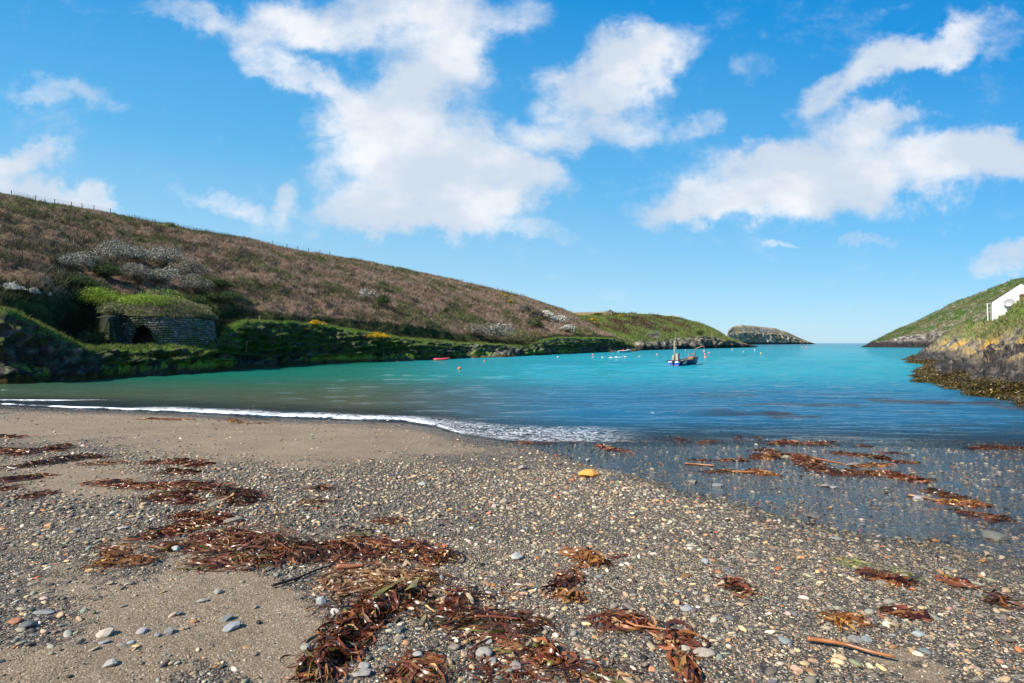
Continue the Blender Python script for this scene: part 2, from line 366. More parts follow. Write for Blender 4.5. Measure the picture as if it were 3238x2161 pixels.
m1 = t.new('ShaderNodeMixShader'); t.l.new(t.ss(dp, 0.0, .34), m1.inputs[0]); t.l.new(tra.outputs[0], m1.inputs[1]); t.l.new(dif.outputs[0], m1.inputs[2])
gl = t.new('ShaderNodeBsdfGlossy'); gl.inputs['Roughness'].default_value = .05; t.l.new(N, gl.inputs['Normal']); gl.inputs[0].default_value = (.95, .97, 1, 1)
fr = t.new('ShaderNodeFresnel'); fr.inputs[0].default_value = 1.33; t.l.new(N, fr.inputs['Normal'])
m2 = t.new('ShaderNodeMixShader'); t.l.new(t.math('MINIMUM', t.math('MULTIPLY', fr.outputs[0], 1.0), .62), m2.inputs[0]); t.l.new(m1.outputs[0], m2.inputs[1]); t.l.new(gl.outputs[0], m2.inputs[2])
fn = t.noise(t.vmath('MULTIPLY', P, (1, 2.1, 1)), 2.6, 6, .62, 1.2)
rid = t.math('SUBTRACT', 1.0, t.math('MULTIPLY', t.math('ABSOLUTE', t.math('SUBTRACT', fn.outputs['Fac'], .5)), 9.0))
ff = t.ss(t.math('ADD', t.math('MULTIPLY', rid, .50), t.math('SUBTRACT', t.math('MULTIPLY', fo, 1.15), .74)), .06, .34)
ff = t.math('MULTIPLY', ff, t.ss(fo, .08, .25))
fd = t.new('ShaderNodeBsdfDiffuse'); fd.inputs[0].default_value = (.86, .88, .90, 1)
m3 = t.new('ShaderNodeMixShader'); t.l.new(ff, m3.inputs[0]); t.l.new(m2.outputs[0], m3.inputs[1]); t.l.new(fd.outputs[0], m3.inputs[2])
o_ = t.new('ShaderNodeOutputMaterial'); t.l.new(m3.outputs[0], o_.inputs[0])
sea = mesh('sea', np.stack([XX, Y, Zs], -1), grid_faces(*Y.shape), sea_mat, col=bodyc, attrs={'depth': depth, 'foam': foam})
tag(sea, kind='structure')

# stream: a film of water over the shingle
film_mat = bpy.data.materials.new('stream_water'); film_mat.use_nodes = True; t = NT(film_mat.node_tree); t.n.clear()
P, N = water_nodes(t, True)
tra = t.new('ShaderNodeBsdfTransparent'); tra.inputs[0].default_value = (.95, .96, .95, 1)
gl = t.new('ShaderNodeBsdfGlossy'); gl.inputs['Roughness'].default_value = .03; t.l.new(N, gl.inputs['Normal'])
fr = t.new('ShaderNodeFresnel'); fr.inputs[0].default_value = 1.33; t.l.new(N, fr.inputs['Normal'])
m2 = t.new('ShaderNodeMixShader'); t.l.new(t.math('MINIMUM', t.math('MULTIPLY', fr.outputs[0], 1.3), .85), m2.inputs[0]); t.l.new(tra.outputs[0], m2.inputs[1]); t.l.new(gl.outputs[0], m2.inputs[2])
o_ = t.new('ShaderNodeOutputMaterial'); t.l.new(m2.outputs[0], o_.inputs[0])
yr = np.geomspace(2.0, 15.9, 220); xc = np.linspace(0, 1, 260)
Y, U = np.meshgrid(yr, xc, indexing='ij'); x0 = np.interp(-Y, -ey[::-1][::-1], ex) ; x0 = np.interp(Y, ey[::-1], ex[::-1])-2.0
x1 = 8.5+.75*(Y-3)+2.6; XX = lerp(x0, x1, U)
Zf = base(XX, Y)+(fbm(XX*.45, Y*.45, 2.2, 3)-.5)*.07-.021 + (fbm(XX*1.2, Y*2.2, 3, 3)-.5)*.012
c = chan(XX, Y); Zf = np.where(c < .03, Zf-.05, Zf)
stream = mesh('stream', np.stack([XX, Y, Zf], -1), grid_faces(*Y.shape), film_mat)
tag(stream, kind='structure')

# ------------------------------------------------------------------ hills
def loft(cols, prof, seg):
    """prof(u) -> list of (D, z); seg = number of rows per span. returns array rows x cols x 3"""
    K = np.array([prof(u) for u in cols])            # cols x k x 2
    rows = []
    for i, n in enumerate(seg):
        for j in range(n):
            rows.append(lerp(K[:, i], K[:, i+1], j/n))
    rows.append(K[:, -1]); R = np.array(rows)        # rows x cols x 2
    for _ in range(6): R[:, 1:-1] = .25*R[:, :-2]+.5*R[:, 1:-1]+.25*R[:, 2:]
    D, z = R[..., 0], R[..., 1]
    for _ in range(1):                                # soften the creases
        z[1:-1] = .25*z[:-2]+.5*z[1:-1]+.25*z[2:]
    X = (np.asarray(cols)-F)/F
    return np.stack([X[None, :]*D, D, z], -1)
def zz(v, D): return HC+(HV-v)/F*D
def normals(Pn):
    a = np.gradient(Pn, axis=1); b_ = np.gradient(Pn, axis=0); n = np.cross(a, b_); n /= np.linalg.norm(n, axis=-1, keepdims=True)+1e-9
    return n
I = np.interp
# left hill
wu = [-900, 0, 300, 650, 800, 1000, 1300, 1449, 1598, 1747, 1896, 2010]; wvv = [1222, 1219, 1202, 1180, 1166, 1153, 1142, 1134, 1130, 1122, 1115, 1112]
tu = [-900, 0, 60, 110, 190, 254, 300, 330, 640, 690, 730, 770, 1025, 1158, 1298, 1449, 1577, 1672, 1717, 1765, 1866, 1946, 2010]
tv = [960, 985, 1005, 1030, 1072, 1098, 1106, 1102, 1102, 1085, 1035, 1018, 1032, 1055, 1075, 1087, 1094, 1098, 1077, 1070, 1071, 1073, 1100]
nu = [-900, 0, 300, 500, 640, 770, 940, 1110, 1281, 1449, 1577, 1672, 1717, 1765, 1866, 1946, 2010]
nv = [860, 905, 940, 945, 960, 985, 1000, 1010, 1024, 1060, 1073, 1080, 1066, 1060, 1060, 1068, 1100]
ru = [-900, 0, 112, 223, 348, 424, 562, 700, 787, 889, 1053, 1172, 1400, 1538, 1672, 1777, 1851, 1925, 1949, 2010]
rv = [470, 606, 628, 648, 670, 689, 715, 740, 750, 781, 810, 828, 876, 907, 942, 975, 1011, 1052, 1068, 1098]
def prof_left(u):
    Xr = (u-F)/F; rate = max(-.9*Xr+.43, .16)
    Dw = 3*F/(I(u, wu, wvv)-HV)
    def D(wp): return Dw+wp/rate
    step = I(u, [1700, 1950], [1, .55])
    Dt = D(I(u, [290, 330], [1.2, 2.4])*step); Dm = D((I(u, [120, 340, 620, 860], [6, 14, 14, 6]))*step)
    Dn = Dm + I(u, [1600, 1900], [3.2, 2])/rate*.6
    Dr = D(I(u, [0, 1500, 1750, 1950, 2010], [72, 60, 38, 16, 8]))
    Dr = max(Dr, Dn+4)
    vt, vn_, vr = I(u, tu, tv), I(u, nu, nv), I(u, ru, rv)
    zt = zz(vt, Dt); zm = max(zz(vt-3, Dm), zt+.3) if not 320 < u < 650 else zt+.2
    zn = zz(vn_, Dn); zr = zz(vr, Dr)
    zq = lerp(zn, zr, .5)+.04*(zr-zn); Dq = lerp(Dn, Dr, .5)
    return [(Dw-3, -2.5), (Dw-.3, -.15), (Dw+1.5/rate*sst(u, 300, 340)+.2, .5+.45*sst(u, 300, 340)), (Dt, zt), (Dm, zm), (Dn, zn), (Dq, zq), (Dr, zr-.2), (Dr+14, zr-1.5), (Dr+70, zr-14)]
cols = np.concatenate([np.linspace(-900, -30, 60)[:-1], np.linspace(-30, 2010, 900)])
SEG = [4, 6, 34, 12, 16, 75, 85, 10, 10]
HL = loft(cols, prof_left, SEG)
cum = np.cumsum([0]+SEG)
rowi = np.arange(HL.shape[0])[:, None]*np.ones(HL.shape[1])[None]
N_ = normals(HL); x, y, z = HL[..., 0], HL[..., 1], HL[..., 2]
steep = 1-np.abs(N_[..., 2])
zone_cliff = sst(rowi, 3, 10)*sst(rowi, cum[4]+2, cum[3]-4)
zone_hedge = sst(rowi, cum[3]+4, cum[4]+2)*sst(rowi, cum[5]+6, cum[5]-2)
zone_slope = sst(rowi, cum[5]-4, cum[5]+6)
rg = 1-np.abs(2*fbm(x*.35+y*.2, y*.35, z*.55, 4)-1)
crag = (rg-.72)*3.4 + (fbm(x*1.3+z*.7, y*1.3, z*1.8, 4)-.5)*2.4
lump = (fbm(x*.11, y*.11, z*.1, 3)-.5)*2.0 + (fbm(x*.45, y*.45, z*.45, 3)-.5)*1.9 + (fbm(x*1.3, y*1.3, z*1.3, 2)-.5)*.3
rim = sst(np.abs(rowi-cum[7]), 0, 22)*.8+.2
butt = (1-np.abs(2*fbm(x*.16+y*.22, 4.4, z*.12, 2)-1)-.62)*4.2
bz = butt*.62*zone_cliff*sst(np.broadcast_to(cols[None], x.shape), 300, 360)*sst(rowi, cum[3]-1, cum[3]-14)*sst(rowi, 4, 12)
dsp = zone_cliff*crag*.62*(.35+.65*sst(rowi, cum[3]+4, cum[3]-8)) + zone_hedge*((fbm(x*.5, y*.5, z*.5, 4)-.5)*2.0) + zone_slope*lump*1.05*rim
qz = z/.85+2.2*fbm(x*.22, y*.22, 5.5, 3); bz = bz + .85*(qz-np.floor(qz)-.5)*zone_cliff*sst(np.broadcast_to(cols[None], x.shape), 295, 340)*sst(rowi, cum[3]-1, cum[3]-8)*sst(rowi, 6, 12)
dsp *= sst(rowi, 1, 6)
HL = HL + N_*np.sign(N_[..., 2:3]+1e-6)*dsp[..., None]; HL[..., 0] += bz*.93; HL[..., 1] -= bz*.36; HL[..., 2] += zone_cliff*sst(rowi, cum[3]-10, cum[3])*(fbm(x*.3, y*.3, 3, 3)-.55)*.5
x, y, z = HL[..., 0], HL[..., 1], HL[..., 2]; N_ = normals(HL); steep = 1-np.abs(N_[..., 2])
rock = np.array([.055, .052, .05]); rockl = np.array([.15, .14, .125]); grass = np.array([.070, .135, .018]); brac = np.array([.150, .092, .062]); olive = np.array([.075, .085, .030]); earth = np.array([.09, .065, .04]); weed = np.array([.06, .042, .012]); moss = np.array([.20, .27, .03])
n1 = fbm(x*.5, y*.5, z*.5, 5); n2 = fbm(x*.13+7, y*.13, z*.13, 4); n3 = fbm(x*2, y*2, z*2, 3)
U_ = np.broadcast_to(cols[None], x.shape)
crock = lerp(rock, rockl*lerp(1, 1.5, sst(U_, 1180, 1450))[..., None], sst(n3+.10*sst(U_, 1180, 1450), .50, .72)[..., None])
cgr = lerp(grass, olive, sst(n1, .4, .6)[..., None])
ccl = lerp(crock*.8, cgr, (sst(n1+.95*(.55-steep)+.10*sst(U_, 1500, 900)-.13*sst(U_, 1180, 1420)-.25*sst(U_, 320, 250)*sst(rowi, cum[3]-4, cum[3]-10), .50, .64)*sst(z, .9, 2.2))[..., None])
ccl = lerp(ccl, moss, (sst(z, 1.7, .9)*sst(z, .25, .6)*sst(n2*.6+n3*.5-.12*sst(U_, 330, 290)+.05*sst(U_, 1500, 1200), .54, .64))[..., None])
ccl = lerp(ccl, weed, (sst(z, .75, .35)*sst(n1, .2, .5))[..., None])
cslope = lerp(brac, olive, sst(n2+.25*(n1-.5), .52, .66)[..., None]); cslope = lerp(cslope, grass*1.1, (sst(rowi, cum[7]-34, cum[7]-4)*sst(n2+.1*sst(U_, 700, 900), .5, .62))[..., None])
chedge = lerp(np.array([.02, .035, .012]), olive*.8, sst(n1, .45, .65)[..., None])
zc = sst(rowi, cum[3]+2, cum[3]-3)[..., None]; zs = zone_slope[..., None]
bench = lerp(grass*1.25, earth*1.3, sst(n1, .56, .72)[..., None])
colr = lerp(bench, ccl, zc); colr = lerp(colr, chedge, sst(rowi, cum[4]-2, cum[4]+2)[..., None]); colr = lerp(colr, cslope, zs)
hill_mat = material('hillside_earth', attr=True, rough=.95, spec=.12, var=.35, vscale=2.2, bump=.25, bscale=2.5)
tag(mesh('hill', HL, grid_faces(*HL.shape[:2]), hill_mat, col=np.clip(colr, 0, 1)), kind='structure')

def locate(Hg, cols, u, v, r0=0, r1=None):
    """point of a lofted hill seen at pixel (u, v)"""
    j = int(np.argmin(np.abs(cols-u))); c_ = Hg[r0:r1, j]; pv = HV+(HC-c_[:, 2])/c_[:, 1]*F
    i = int(np.argmin(np.abs(pv-v))); return c_[i]

# tufts: many small blades
def tufts(P0, h, wd, n_blade, col, lean=.5, wind=(0, 0)):
    n = len(P0); N = n*n_blade
    b = np.repeat(P0, n_blade, 0) + rng.normal(0, 1, (N, 3))*np.repeat(np.broadcast_to(np.asarray(wd), (n,)), n_blade)[:, None]*np.array([2.2, 2.2, 0])
    hh = np.repeat(np.broadcast_to(np.asarray(h), (n,)), n_blade)*rng.uniform(.5, 1.2, N); ww = np.repeat(np.broadcast_to(np.asarray(wd), (n,)), n_blade)*rng.uniform(.6, 1.3, N)
    a = rng.uniform(0, 2*pi, N); side = np.stack([np.cos(a), np.sin(a), 0*a], 1)*ww[:, None]*.5
    ln = rng.normal(0, lean, (N, 2))+np.array(wind)
    tip = b+np.stack([ln[:, 0]*hh, ln[:, 1]*hh, hh], 1); b2 = b-np.array([0, 0, .12])*hh[:, None]
    V = np.stack([b2-side, b2+side, tip], 1).reshape(-1, 3); Fc = np.arange(N*3).reshape(-1, 3)
    c = np.repeat(np.repeat(col, n_blade, 0)*rng.uniform(.75, 1.3, (N, 1)), 3, 0)
    return V, Fc, c
def sample_grid(Hg, n, r0, r1, wfun=None, c0=0, c1=None):
    c1 = Hg.shape[1]-1 if c1 is None else c1
    A = Hg[r0:r1, c0:c1]; e1 = Hg[r0:r1, c0+1:c1+1]-A; e2 = Hg[r0+1:r1+1, c0:c1]-A
    ar = np.linalg.norm(np.cross(e1, e2), axis=-1)/np.maximum(A[..., 1], 5)**1.0   # a little denser near the viewer
    if wfun is not None: ar = ar*wfun[r0:r1, c0:c1]
    p = ar.ravel()/ar.sum(); k = rng.choice(p.size, n, p=p); i, j = k//A.shape[1], k % A.shape[1]
    s_, t_ = rng.random(n)[:, None], rng.random(n)[:, None]
    return A[i, j]+e1[i, j]*s_+e2[i, j]*t_, i+r0, j+c0
veg_mat = material('dry_stalks', attr=True, rough=.85, spec=.15, var=.12, vscale=.5, trans=.25)
leaf_mat = material('leafy_green', attr=True, rough=.7, spec=.25, var=.12, vscale=.5, trans=.3)
P_, ii, jj = sample_grid(HL, 95000, cum[5]-2, cum[7]+4)
nn = n2[ii, jj]; n11 = n1[ii, jj]; green = sst(nn+.25*(n11-.5), .50, .64)+.8*sst(ii, cum[7]-30, cum[7])*sst(nn, .44, .56)
green = np.clip(green*1.15+.5*sst(cols[jj], 650, 0), 0, 1)
col = np.where((rng.random(len(P_)) < green*.75)[:, None], cols_pick(len(P_), [(3, (.085, .105, .030), .25), (1, (.10, .15, .03), .2), (1, (.13, .11, .06), .2)]),
               cols_pick(len(P_), [(4, (.31, .205, .145), .25), (2, (.20, .13, .085), .3), (3, (.40, .31, .23), .2), (2, (.20, .165, .135), .25)]))
hgt = lerp(.28, .62, fbm(P_[:, 0]*.3, P_[:, 1]*.3, 4, 3))*np.clip(P_[:, 1]/90, .6, 1.6); hgt = hgt*np.where(ii > cum[7]-12, .75, 1)
V, Fc, c = tufts(P_, hgt, .035*np.clip(P_[:, 1]/60, .8, 3), 6, col, .55)
P2_, i2, j2 = sample_grid(HL, 30000, cum[5]-2, cum[7]); m2_ = (fbm(P2_[:, 0]*.22+9, P2_[:, 1]*.22, P2_[:, 2]*.3, 4)+.07*sst(i2, cum[6], cum[5])) > .57; P2_ = P2_[m2_]
V2, F2, cc2 = tufts(P2_, rng.uniform(.5, 1.25, len(P2_)), .09, 6, cols_pick(len(P2_), [(3, (.060, .062, .026), .3), (2, (.10, .085, .05), .25), (1, (.15, .135, .10), .2)]), .7)
F2 = F2+len(V); V = np.concatenate([V, V2]); Fc = np.concatenate([Fc, F2]); c = np.concatenate([c, cc2])
tag(mesh('bracken', V, Fc, veg_mat, col=c, smooth=False), kind='stuff', label='brown dead bracken and dry stalks covering the left hillside', cat='bracken')
# grass on benches, banks and cliff tops
gw = np.ones(HL.shape[:2])*sst(steep, .55, .25)
P_, ii, jj = sample_grid(HL, 60000, cum[2]+6, cum[5], gw)
isg = ((ccl[ii, jj, 1] > ccl[ii, jj, 0]*1.25) & (rng.random(len(ii)) < .55)) | (ii > cum[3]-2); P_, ii, jj = P_[isg], ii[isg], jj[isg]
dark = (ii > cum[4]-2)
col = np.where(dark[:, None], cols_pick(len(P_), [(3, (.035, .055, .018), .25), (1, (.10, .08, .05), .25)]), cols_pick(len(P_), [(3, (.10, .17, .022), .25), (2, (.13, .17, .035), .25), (1, (.17, .15, .07), .25)]))
V, Fc, c = tufts(P_, np.where(dark, .5, .26)*rng.uniform(.6, 1.3, len(P_)), .05, 4, col, .6)
tag(mesh('grass', V, Fc, leaf_mat, col=c, smooth=False), kind='stuff', label='green grass on the cliff tops and the coast path', cat='grass')

# ---- second headland
def mk(pts): a = np.array(pts, float); return lambda u: I(u, a[:, 0], a[:, 1])
top2 = mk([(1700, 994), (1823, 991), (1926, 988), (1953, 991), (2068, 996), (2145, 1005), (2221, 1024), (2267, 1045), (2298, 1065), (2336, 1080), (2386, 1097.5)])
wat2 = mk([(1700, 1116), (2018, 1109), (2145, 1105), (2260, 1102), (2386, 1099)])
rk2 = mk([(1700, 1090), (1900, 1088), (2000, 1085), (2090, 1083), (2130, 1076), (2180, 1072), (2230, 1066), (2290, 1075), (2336, 1086), (2386, 1098)])
def prof2(u):
    Dw = 3*F/(wat2(u)-HV); k = I(u, [2200, 2386], [1, .15]); Dk = Dw+12*k; Dr = Dw+85*k
    zk, zr = max(zz(rk2(u), Dk), .4), max(zz(top2(u), Dr), .3)
    return [(Dw-4, -3), (Dw, 0), (Dw+3*k, lerp(0, zk, .45)), (Dk, zk), (lerp(Dk, Dr, .55), lerp(zk, zr, .66)), (Dr, zr), (Dr+60, zr-4), (Dr+150, -5)]
def prof_gen(fn, cols, seg, amp, ts=1.0):
    Hg = loft(cols, fn, seg); N_ = normals(Hg); x, y, z = [Hg[..., i]*ts for i in range(3)]; r = np.arange(Hg.shape[0])[:, None]*np.ones(Hg.shape[1])
    cu = np.cumsum([0]+seg); cl = sst(r, 2, 6)*sst(r, cu[3]+6, cu[3]-4)
    d = cl*((fbm(x*.3+z*.3, y*.3, z*.5, 4)-.5)*amp*2.2+(1-np.abs(2*fbm(x*.12, y*.12, z*.3+4, 3)-1)-.75)*amp*1.6) + (1-cl)*(fbm(x*.07, y*.07, z*.07, 4)-.5)*amp*.9*sst(r, 2, 6)*(.3+.7*sst(np.abs(r-cu[5]), 0, 14))
    return Hg + N_*np.sign(N_[..., 2:3]+1e-6)*d[..., None], r, cu
cols2 = np.linspace(1690, 2392, 420)
H2, r2, cu2 = prof_gen(prof2, cols2, [3, 8, 26, 34, 34, 8, 8], 2.2)
x, y, z = H2[..., 0], H2[..., 1], H2[..., 2]; U2 = np.broadcast_to(cols2[None], x.shape); pv2 = HV+(HC-z)/y*F
a1 = fbm(x*.18, y*.18, z*.18, 5); a2 = fbm(x*.05+3, y*.05, z*.05, 4); a3 = fbm(x*.7, y*.7, z*.7, 3)
st = 1-np.abs(normals(H2)[..., 2])
g2 = lerp(np.array([.115, .17, .03]), np.array([.18, .20, .06]), a1[..., None]); rk = lerp(np.array([.055, .05, .046]), np.array([.25, .215, .165]), sst(a3, .35, .7)[..., None])
br2 = lerp(np.array([.085, .06, .03]), np.array([.14, .10, .055]), a3[..., None])
c2 = lerp(g2, br2, (sst(a1+.28*np.exp(-((U2-2020)/110)**2-((pv2-1022)/14)**2), .56, .66))[..., None])
rockf = np.clip(sst(r2, cu2[3]+6, cu2[3]-6)+sst(a1+.25*sst(U2, 2150, 2280)+.5*(st-.35)+.25*np.exp(-((U2-2070-.9*(pv2-1060))/28)**2-((pv2-1060)/18)**2), .60, .68)+.8*sst(a3, .70, .78)*sst(U2, 1950, 2000), 0, 1)
c2 = lerp(c2, rk, rockf[..., None]); c2 = lerp(c2, np.array([.34, .20, .055]), (rockf*sst(a1*.5+a2*.5, .53, .6)*sst(z, 2.2, 4)*sst(z, 11, 7)*sst(U2, 2100, 2200)*.8)[..., None])
c2 = lerp(c2, np.array([.03, .028, .026]), (sst(z, 2.6, 1.2))[..., None])
c2 = lerp(c2, np.array([.42, .31, .17]), (sst(pv2, 1000, 996)*sst(U2, 1922, 1912))[..., None])
far_mat = material('headland_turf', attr=True, rough=.95, spec=.1, var=.3, vscale=.8, bump=.7, bscale=.7)
tag(mesh('headland', H2, grid_faces(*H2.shape[:2]), far_mat, col=np.clip(c2, 0, 1)), kind='structure')
P_, ii, jj = sample_grid(H2, 26000, cu2[3]-4, cu2[5]+2)
k_ = rockf[ii, jj] < .5; P_, ii, jj = P_[k_], ii[k_], jj[k_]
V, Fc, c = tufts(P_, rng.uniform(.3, .8, len(P_))*(1+1.5*(br2[ii, jj, 0] > .1)*(a1[ii, jj] > .6)), .30, 3, np.clip(c2[ii, jj]*rng.uniform(.7, 1.25, (len(P_), 1)), 0, 1), .6)
tag(mesh('scrub', V, Fc, leaf_mat, col=c, smooth=False), kind='stuff', label='low grass and heather on the far headland', cat='scrub')

# ---- island
topi = mk([(2290, 1088), (2298, 1062), (2302, 1046), (2317, 1033), (2340, 1027.5), (2380, 1031), (2413, 1034), (2451, 1038), (2489, 1050), (2528, 1068.5), (2558, 1081), (2578, 1088)])
def profi(u):
    Dw = I(u, [2290, 2578], [960, 1500]); e = min(1, max(.05, (u-2290)/30, 0), max(.05, (2580-u)/120)); Dr = Dw+70*e
    zr = max(zz(topi(u), Dr), .5)
    return [(Dw-6, -5), (Dw, 0), (Dw+6*e, zr*.18), (Dw+25*e, zr*.62), (Dw+50*e, zr*.9), (Dr, zr), (Dr+60, zr*.8), (Dr+140, -8)]
colsi = np.linspace(2290, 2578, 260)
Hi, ri, cui = prof_gen(profi, colsi, [3, 8, 30, 24, 12, 8, 8], 5.0, .35)
x, y, z = Hi[..., 0], Hi[..., 1], Hi[..., 2]
a1 = fbm(x*.03, y*.03, z*.05, 5); a3 = fbm(x*.22, y*.1, z*.12, 4); st = 1-np.abs(normals(Hi)[..., 2])
ci = lerp(np.array([.25, .20, .15]), np.array([.55, .44, .32]), sst(a3, .3, .72)[..., None]); ci = lerp(ci, np.array([.27, .22, .12]), (sst(a1-.4*st+.2, .45, .58))[..., None]); ci = lerp(ci, np.array([.30, .17, .10]), (sst(a1, .55, .62)*.5)[..., None])
ci = lerp(ci, np.array([.07, .065, .065]), sst(z, 7, 3)[..., None])
isl_mat = material('island_rock', attr=True, rough=.95, spec=.1, var=.3, vscale=.12, bump=2.5, bscale=.12)
tag(mesh('island', Hi, grid_faces(*Hi.shape[:2]), isl_mat, col=np.clip(ci, 0, 1)), kind='structure')

# ---- far hill on the right
top4 = mk([(2728, 1098), (2732, 1097), (2758, 1083), (2783, 1069), (2819, 1051), (2905, 1014), (2984, 974), (3007, 959), (3055, 943), (3096, 927), (3150, 906), (3182, 895), (3205, 885), (3238, 878), (3500, 800), (3900, 740)])
rk4 = mk([(2728, 1098.4), (2758, 1090), (2800, 1080), (2850, 1068), (2930, 1058), (3000, 1050), (3900, 1000)])
def prof4(u):
    Dw = I(u, [2728, 2930, 3238, 3900], [370, 325, 230, 190]); k = min(1, max(.04, (u-2728)/110)); Dk = Dw+16*k; Dr = Dw+95*k
    zr = max(zz(top4(u), Dr), .3); zk = min(max(zz(rk4(u), Dk), .3), .6*zr)
    return [(Dw-5, -4), (Dw, 0), (Dw+4*k, zk*.45), (Dk, zk), (lerp(Dk, Dr, .5), lerp(zk, zr, .56)), (Dr, zr), (Dr+50, zr-2), (Dr+140, zr*.3)]
cols4 = np.concatenate([np.linspace(2728, 3270, 380), np.linspace(3280, 3900, 60)])
H4, r4, cu4 = prof_gen(prof4, cols4, [3, 8, 28, 50, 50, 8, 8], 2.6)
x, y, z = H4[..., 0], H4[..., 1], H4[..., 2]
a1 = fbm(x*.13, y*.13, z*.2, 5); a3 = fbm(x*.5, y*.5, z*.8, 4); a2 = fbm(x*.05, y*.05, z*.05, 3); st = 1-np.abs(normals(H4)[..., 2])
g4 = lerp(np.array([.065, .115, .022]), np.array([.14, .13, .06]), sst(a1, .35, .6)[..., None])
rk = lerp(np.array([.06, .05, .045]), np.array([.26, .235, .20]), sst(a3, .35, .7)[..., None])
rf4 = np.clip(sst(r4, cu4[3]+14, cu4[3]-2)+sst(a3+.35*(a1-.5)+.25*(st-.3), .56, .64), 0, 1)
c4 = lerp(g4, rk, rf4[..., None]); c4 = lerp(c4, np.array([.028, .026, .026]), sst(z, 5.0, 2.6)[..., None])
tag(mesh('headland', H4, grid_faces(*H4.shape[:2]), far_mat, col=np.clip(c4, 0, 1)), kind='structure')
P_, ii, jj = sample_grid(H4, 26000, cu4[3]-4, cu4[5]+2); k_ = rf4[ii, jj] < .5; P_, ii, jj = P_[k_], ii[k_], jj[k_]
V, Fc, c = tufts(P_, rng.uniform(.3, 1.0, len(P_)), .32, 3, np.clip(c4[ii, jj]*rng.uniform(.7, 1.25, (len(P_), 1)), 0, 1), .6)
tag(mesh('scrub', V, Fc, leaf_mat, col=c, smooth=False), kind='stuff', label='low turf and scrub on the far hill at right', cat='scrub')

# ---- near right shore: height by distance inland from the coast line
coast = np.array([(21, -30), (22, 5), (24, 15), (24.9, 22.6), (25.9, 25.9), (26.6, 27.8), (26.4, 29.3), (31.0, 36.5), (31.2, 39.3), (38, 47), (43.6, 54.5), (62, 74), (61.5, 76.5), (66, 83), (69.5, 91), (82, 100), (108, 128), (125, 152), (175, 220), (182, 221)])
def coast_d(x, y):
    best = np.full(x.shape, 1e9); sg = np.ones(x.shape)
    for (ax, ay_), (bx, by) in zip(coast[:-1], coast[1:]):
        dx, dy = bx-ax, by-ay_; L = dx*dx+dy*dy; tt = np.clip(((x-ax)*dx+(y-ay_)*dy)/L, 0, 1)
        d = np.hypot(x-ax-tt*dx, y-ay_-tt*dy); s_ = np.sign((x-ax)*dy-(y-ay_)*dx)
        m = d < best-1e-9; best = np.where(m, d, best); sg = np.where(m, s_, sg)
    return best*sg
COT = (67.5, 72.0, 5.95)
def right_z(x, y):
    d = coast_d(x, y)+(fbm(x*.25, y*.25, 3, 3)-.5)*2.2+(fbm(x*1.1, y*1.1, 5, 3)-.5)*.8
    z = I(d, [-6, 0, 1.5, 3, 6, 9, 13, 20, 40, 80], [-2, 0, .6, 1.2, 3.1, 5.3, 7.8, 10.6, 15, 22])
    q = fbm((x*.35-y*.15)+z*.9, (y*.35), z*.3, 4)                    # tilted strata
    terr = (1-np.abs(2*q-1)-.72)*3.0+(fbm((x-.5*y)*1.9, y*.9, z*2.2, 4)-.5)*1.9
    amp = sst(d, -.5, 2)*lerp(1, .28, sst(z, 4.0, 6.5))
    z = z+terr*amp*.62
    z = z+3.4*np.exp(-(((x-50.5)/5.0)**2+((y-47.5)/5.5)**2))
    k = np.exp(-((x-COT[0]-2)**2+(y-COT[1])**2)/45); return lerp(z, COT[2]-.05, np.clip(k*1.6, 0, 1)), d
yy = np.geomspace(12, 260, 620); xn = np.concatenate([np.linspace(.66, 1.04, 330), np.linspace(1.05, 1.7, 50)])
Y, Xn = np.meshgrid(yy, xn, indexing='ij'); XX = Xn*Y; ZR, dR = right_z(XX, Y)
HR = np.stack([XX, Y, ZR], -1); Nr = normals(HR); st = 1-np.abs(Nr[..., 2])
HR[..., 0] += (fbm(XX*.9, Y*.9, ZR*2.5, 3)-.5)*.8*sst(ZR, .2, 1.2)
x, y, z = HR[..., 0], HR[..., 1], HR[..., 2]
a1 = fbm(x*.5, y*.5, z*.8, 5); a2 = fbm(x*.16, y*.16, z*.1, 3); a3 = fbm(x*2.2, y*2.2, z*3.5, 4)
rkR = lerp(np.array([.030, .027, .026]), np.array([.15, .125, .105]), sst(a3+.25*(fbm((x-y*.4)*.5+z*2.5, y*.4, z*1.0, 3)-.5), .45, .78)[..., None]); tan = lerp(np.array([.19, .15, .10]), np.array([.36, .30, .21]), a3[..., None])
cR = lerp(rkR, tan, (sst(z, 1.3, 2.6)*sst(a1*.6+a3*.4, .37, .52))[..., None]); cR = lerp(cR, np.array([.44, .26, .035]), (sst(z, 1.6, 2.6)*sst(z, 7.0, 5.5)*sst(a1*.6+a3*.4, .515, .58)*.9)[..., None])
gR = lerp(np.array([.09, .15, .022]), np.array([.19, .17, .07]), sst(a1, .38, .6)[..., None])
gm = sst(z+3.2*(a2-.5)+3.4*(a1-.5), 3.5, 4.5); cR = lerp(cR, gR, gm[..., None])
wm = sst(z+.9*(a1-.5), .85, .50); cR = lerp(cR, lerp(np.array([.035, .026, .008]), np.array([.12, .085, .015]), sst(a3, .4, .7)[..., None]), wm[..., None])
rr_mat = material('shore_rock', attr=True, rough=.8, spec=.25, var=.35, vscale=3.0, bump=.28, bscale=3.2)
tag(mesh('rocky_shore', HR, grid_faces(*HR.shape[:2]), rr_mat, col=np.clip(cR, 0, 1)), kind='structure')
wgt = (gm > .5)*1.0*(z > 2)*sst(Xn, 1.3, 1.1)
P_, ii, jj = sample_grid(HR, 42000, 0, HR.shape[0]-2, wgt)
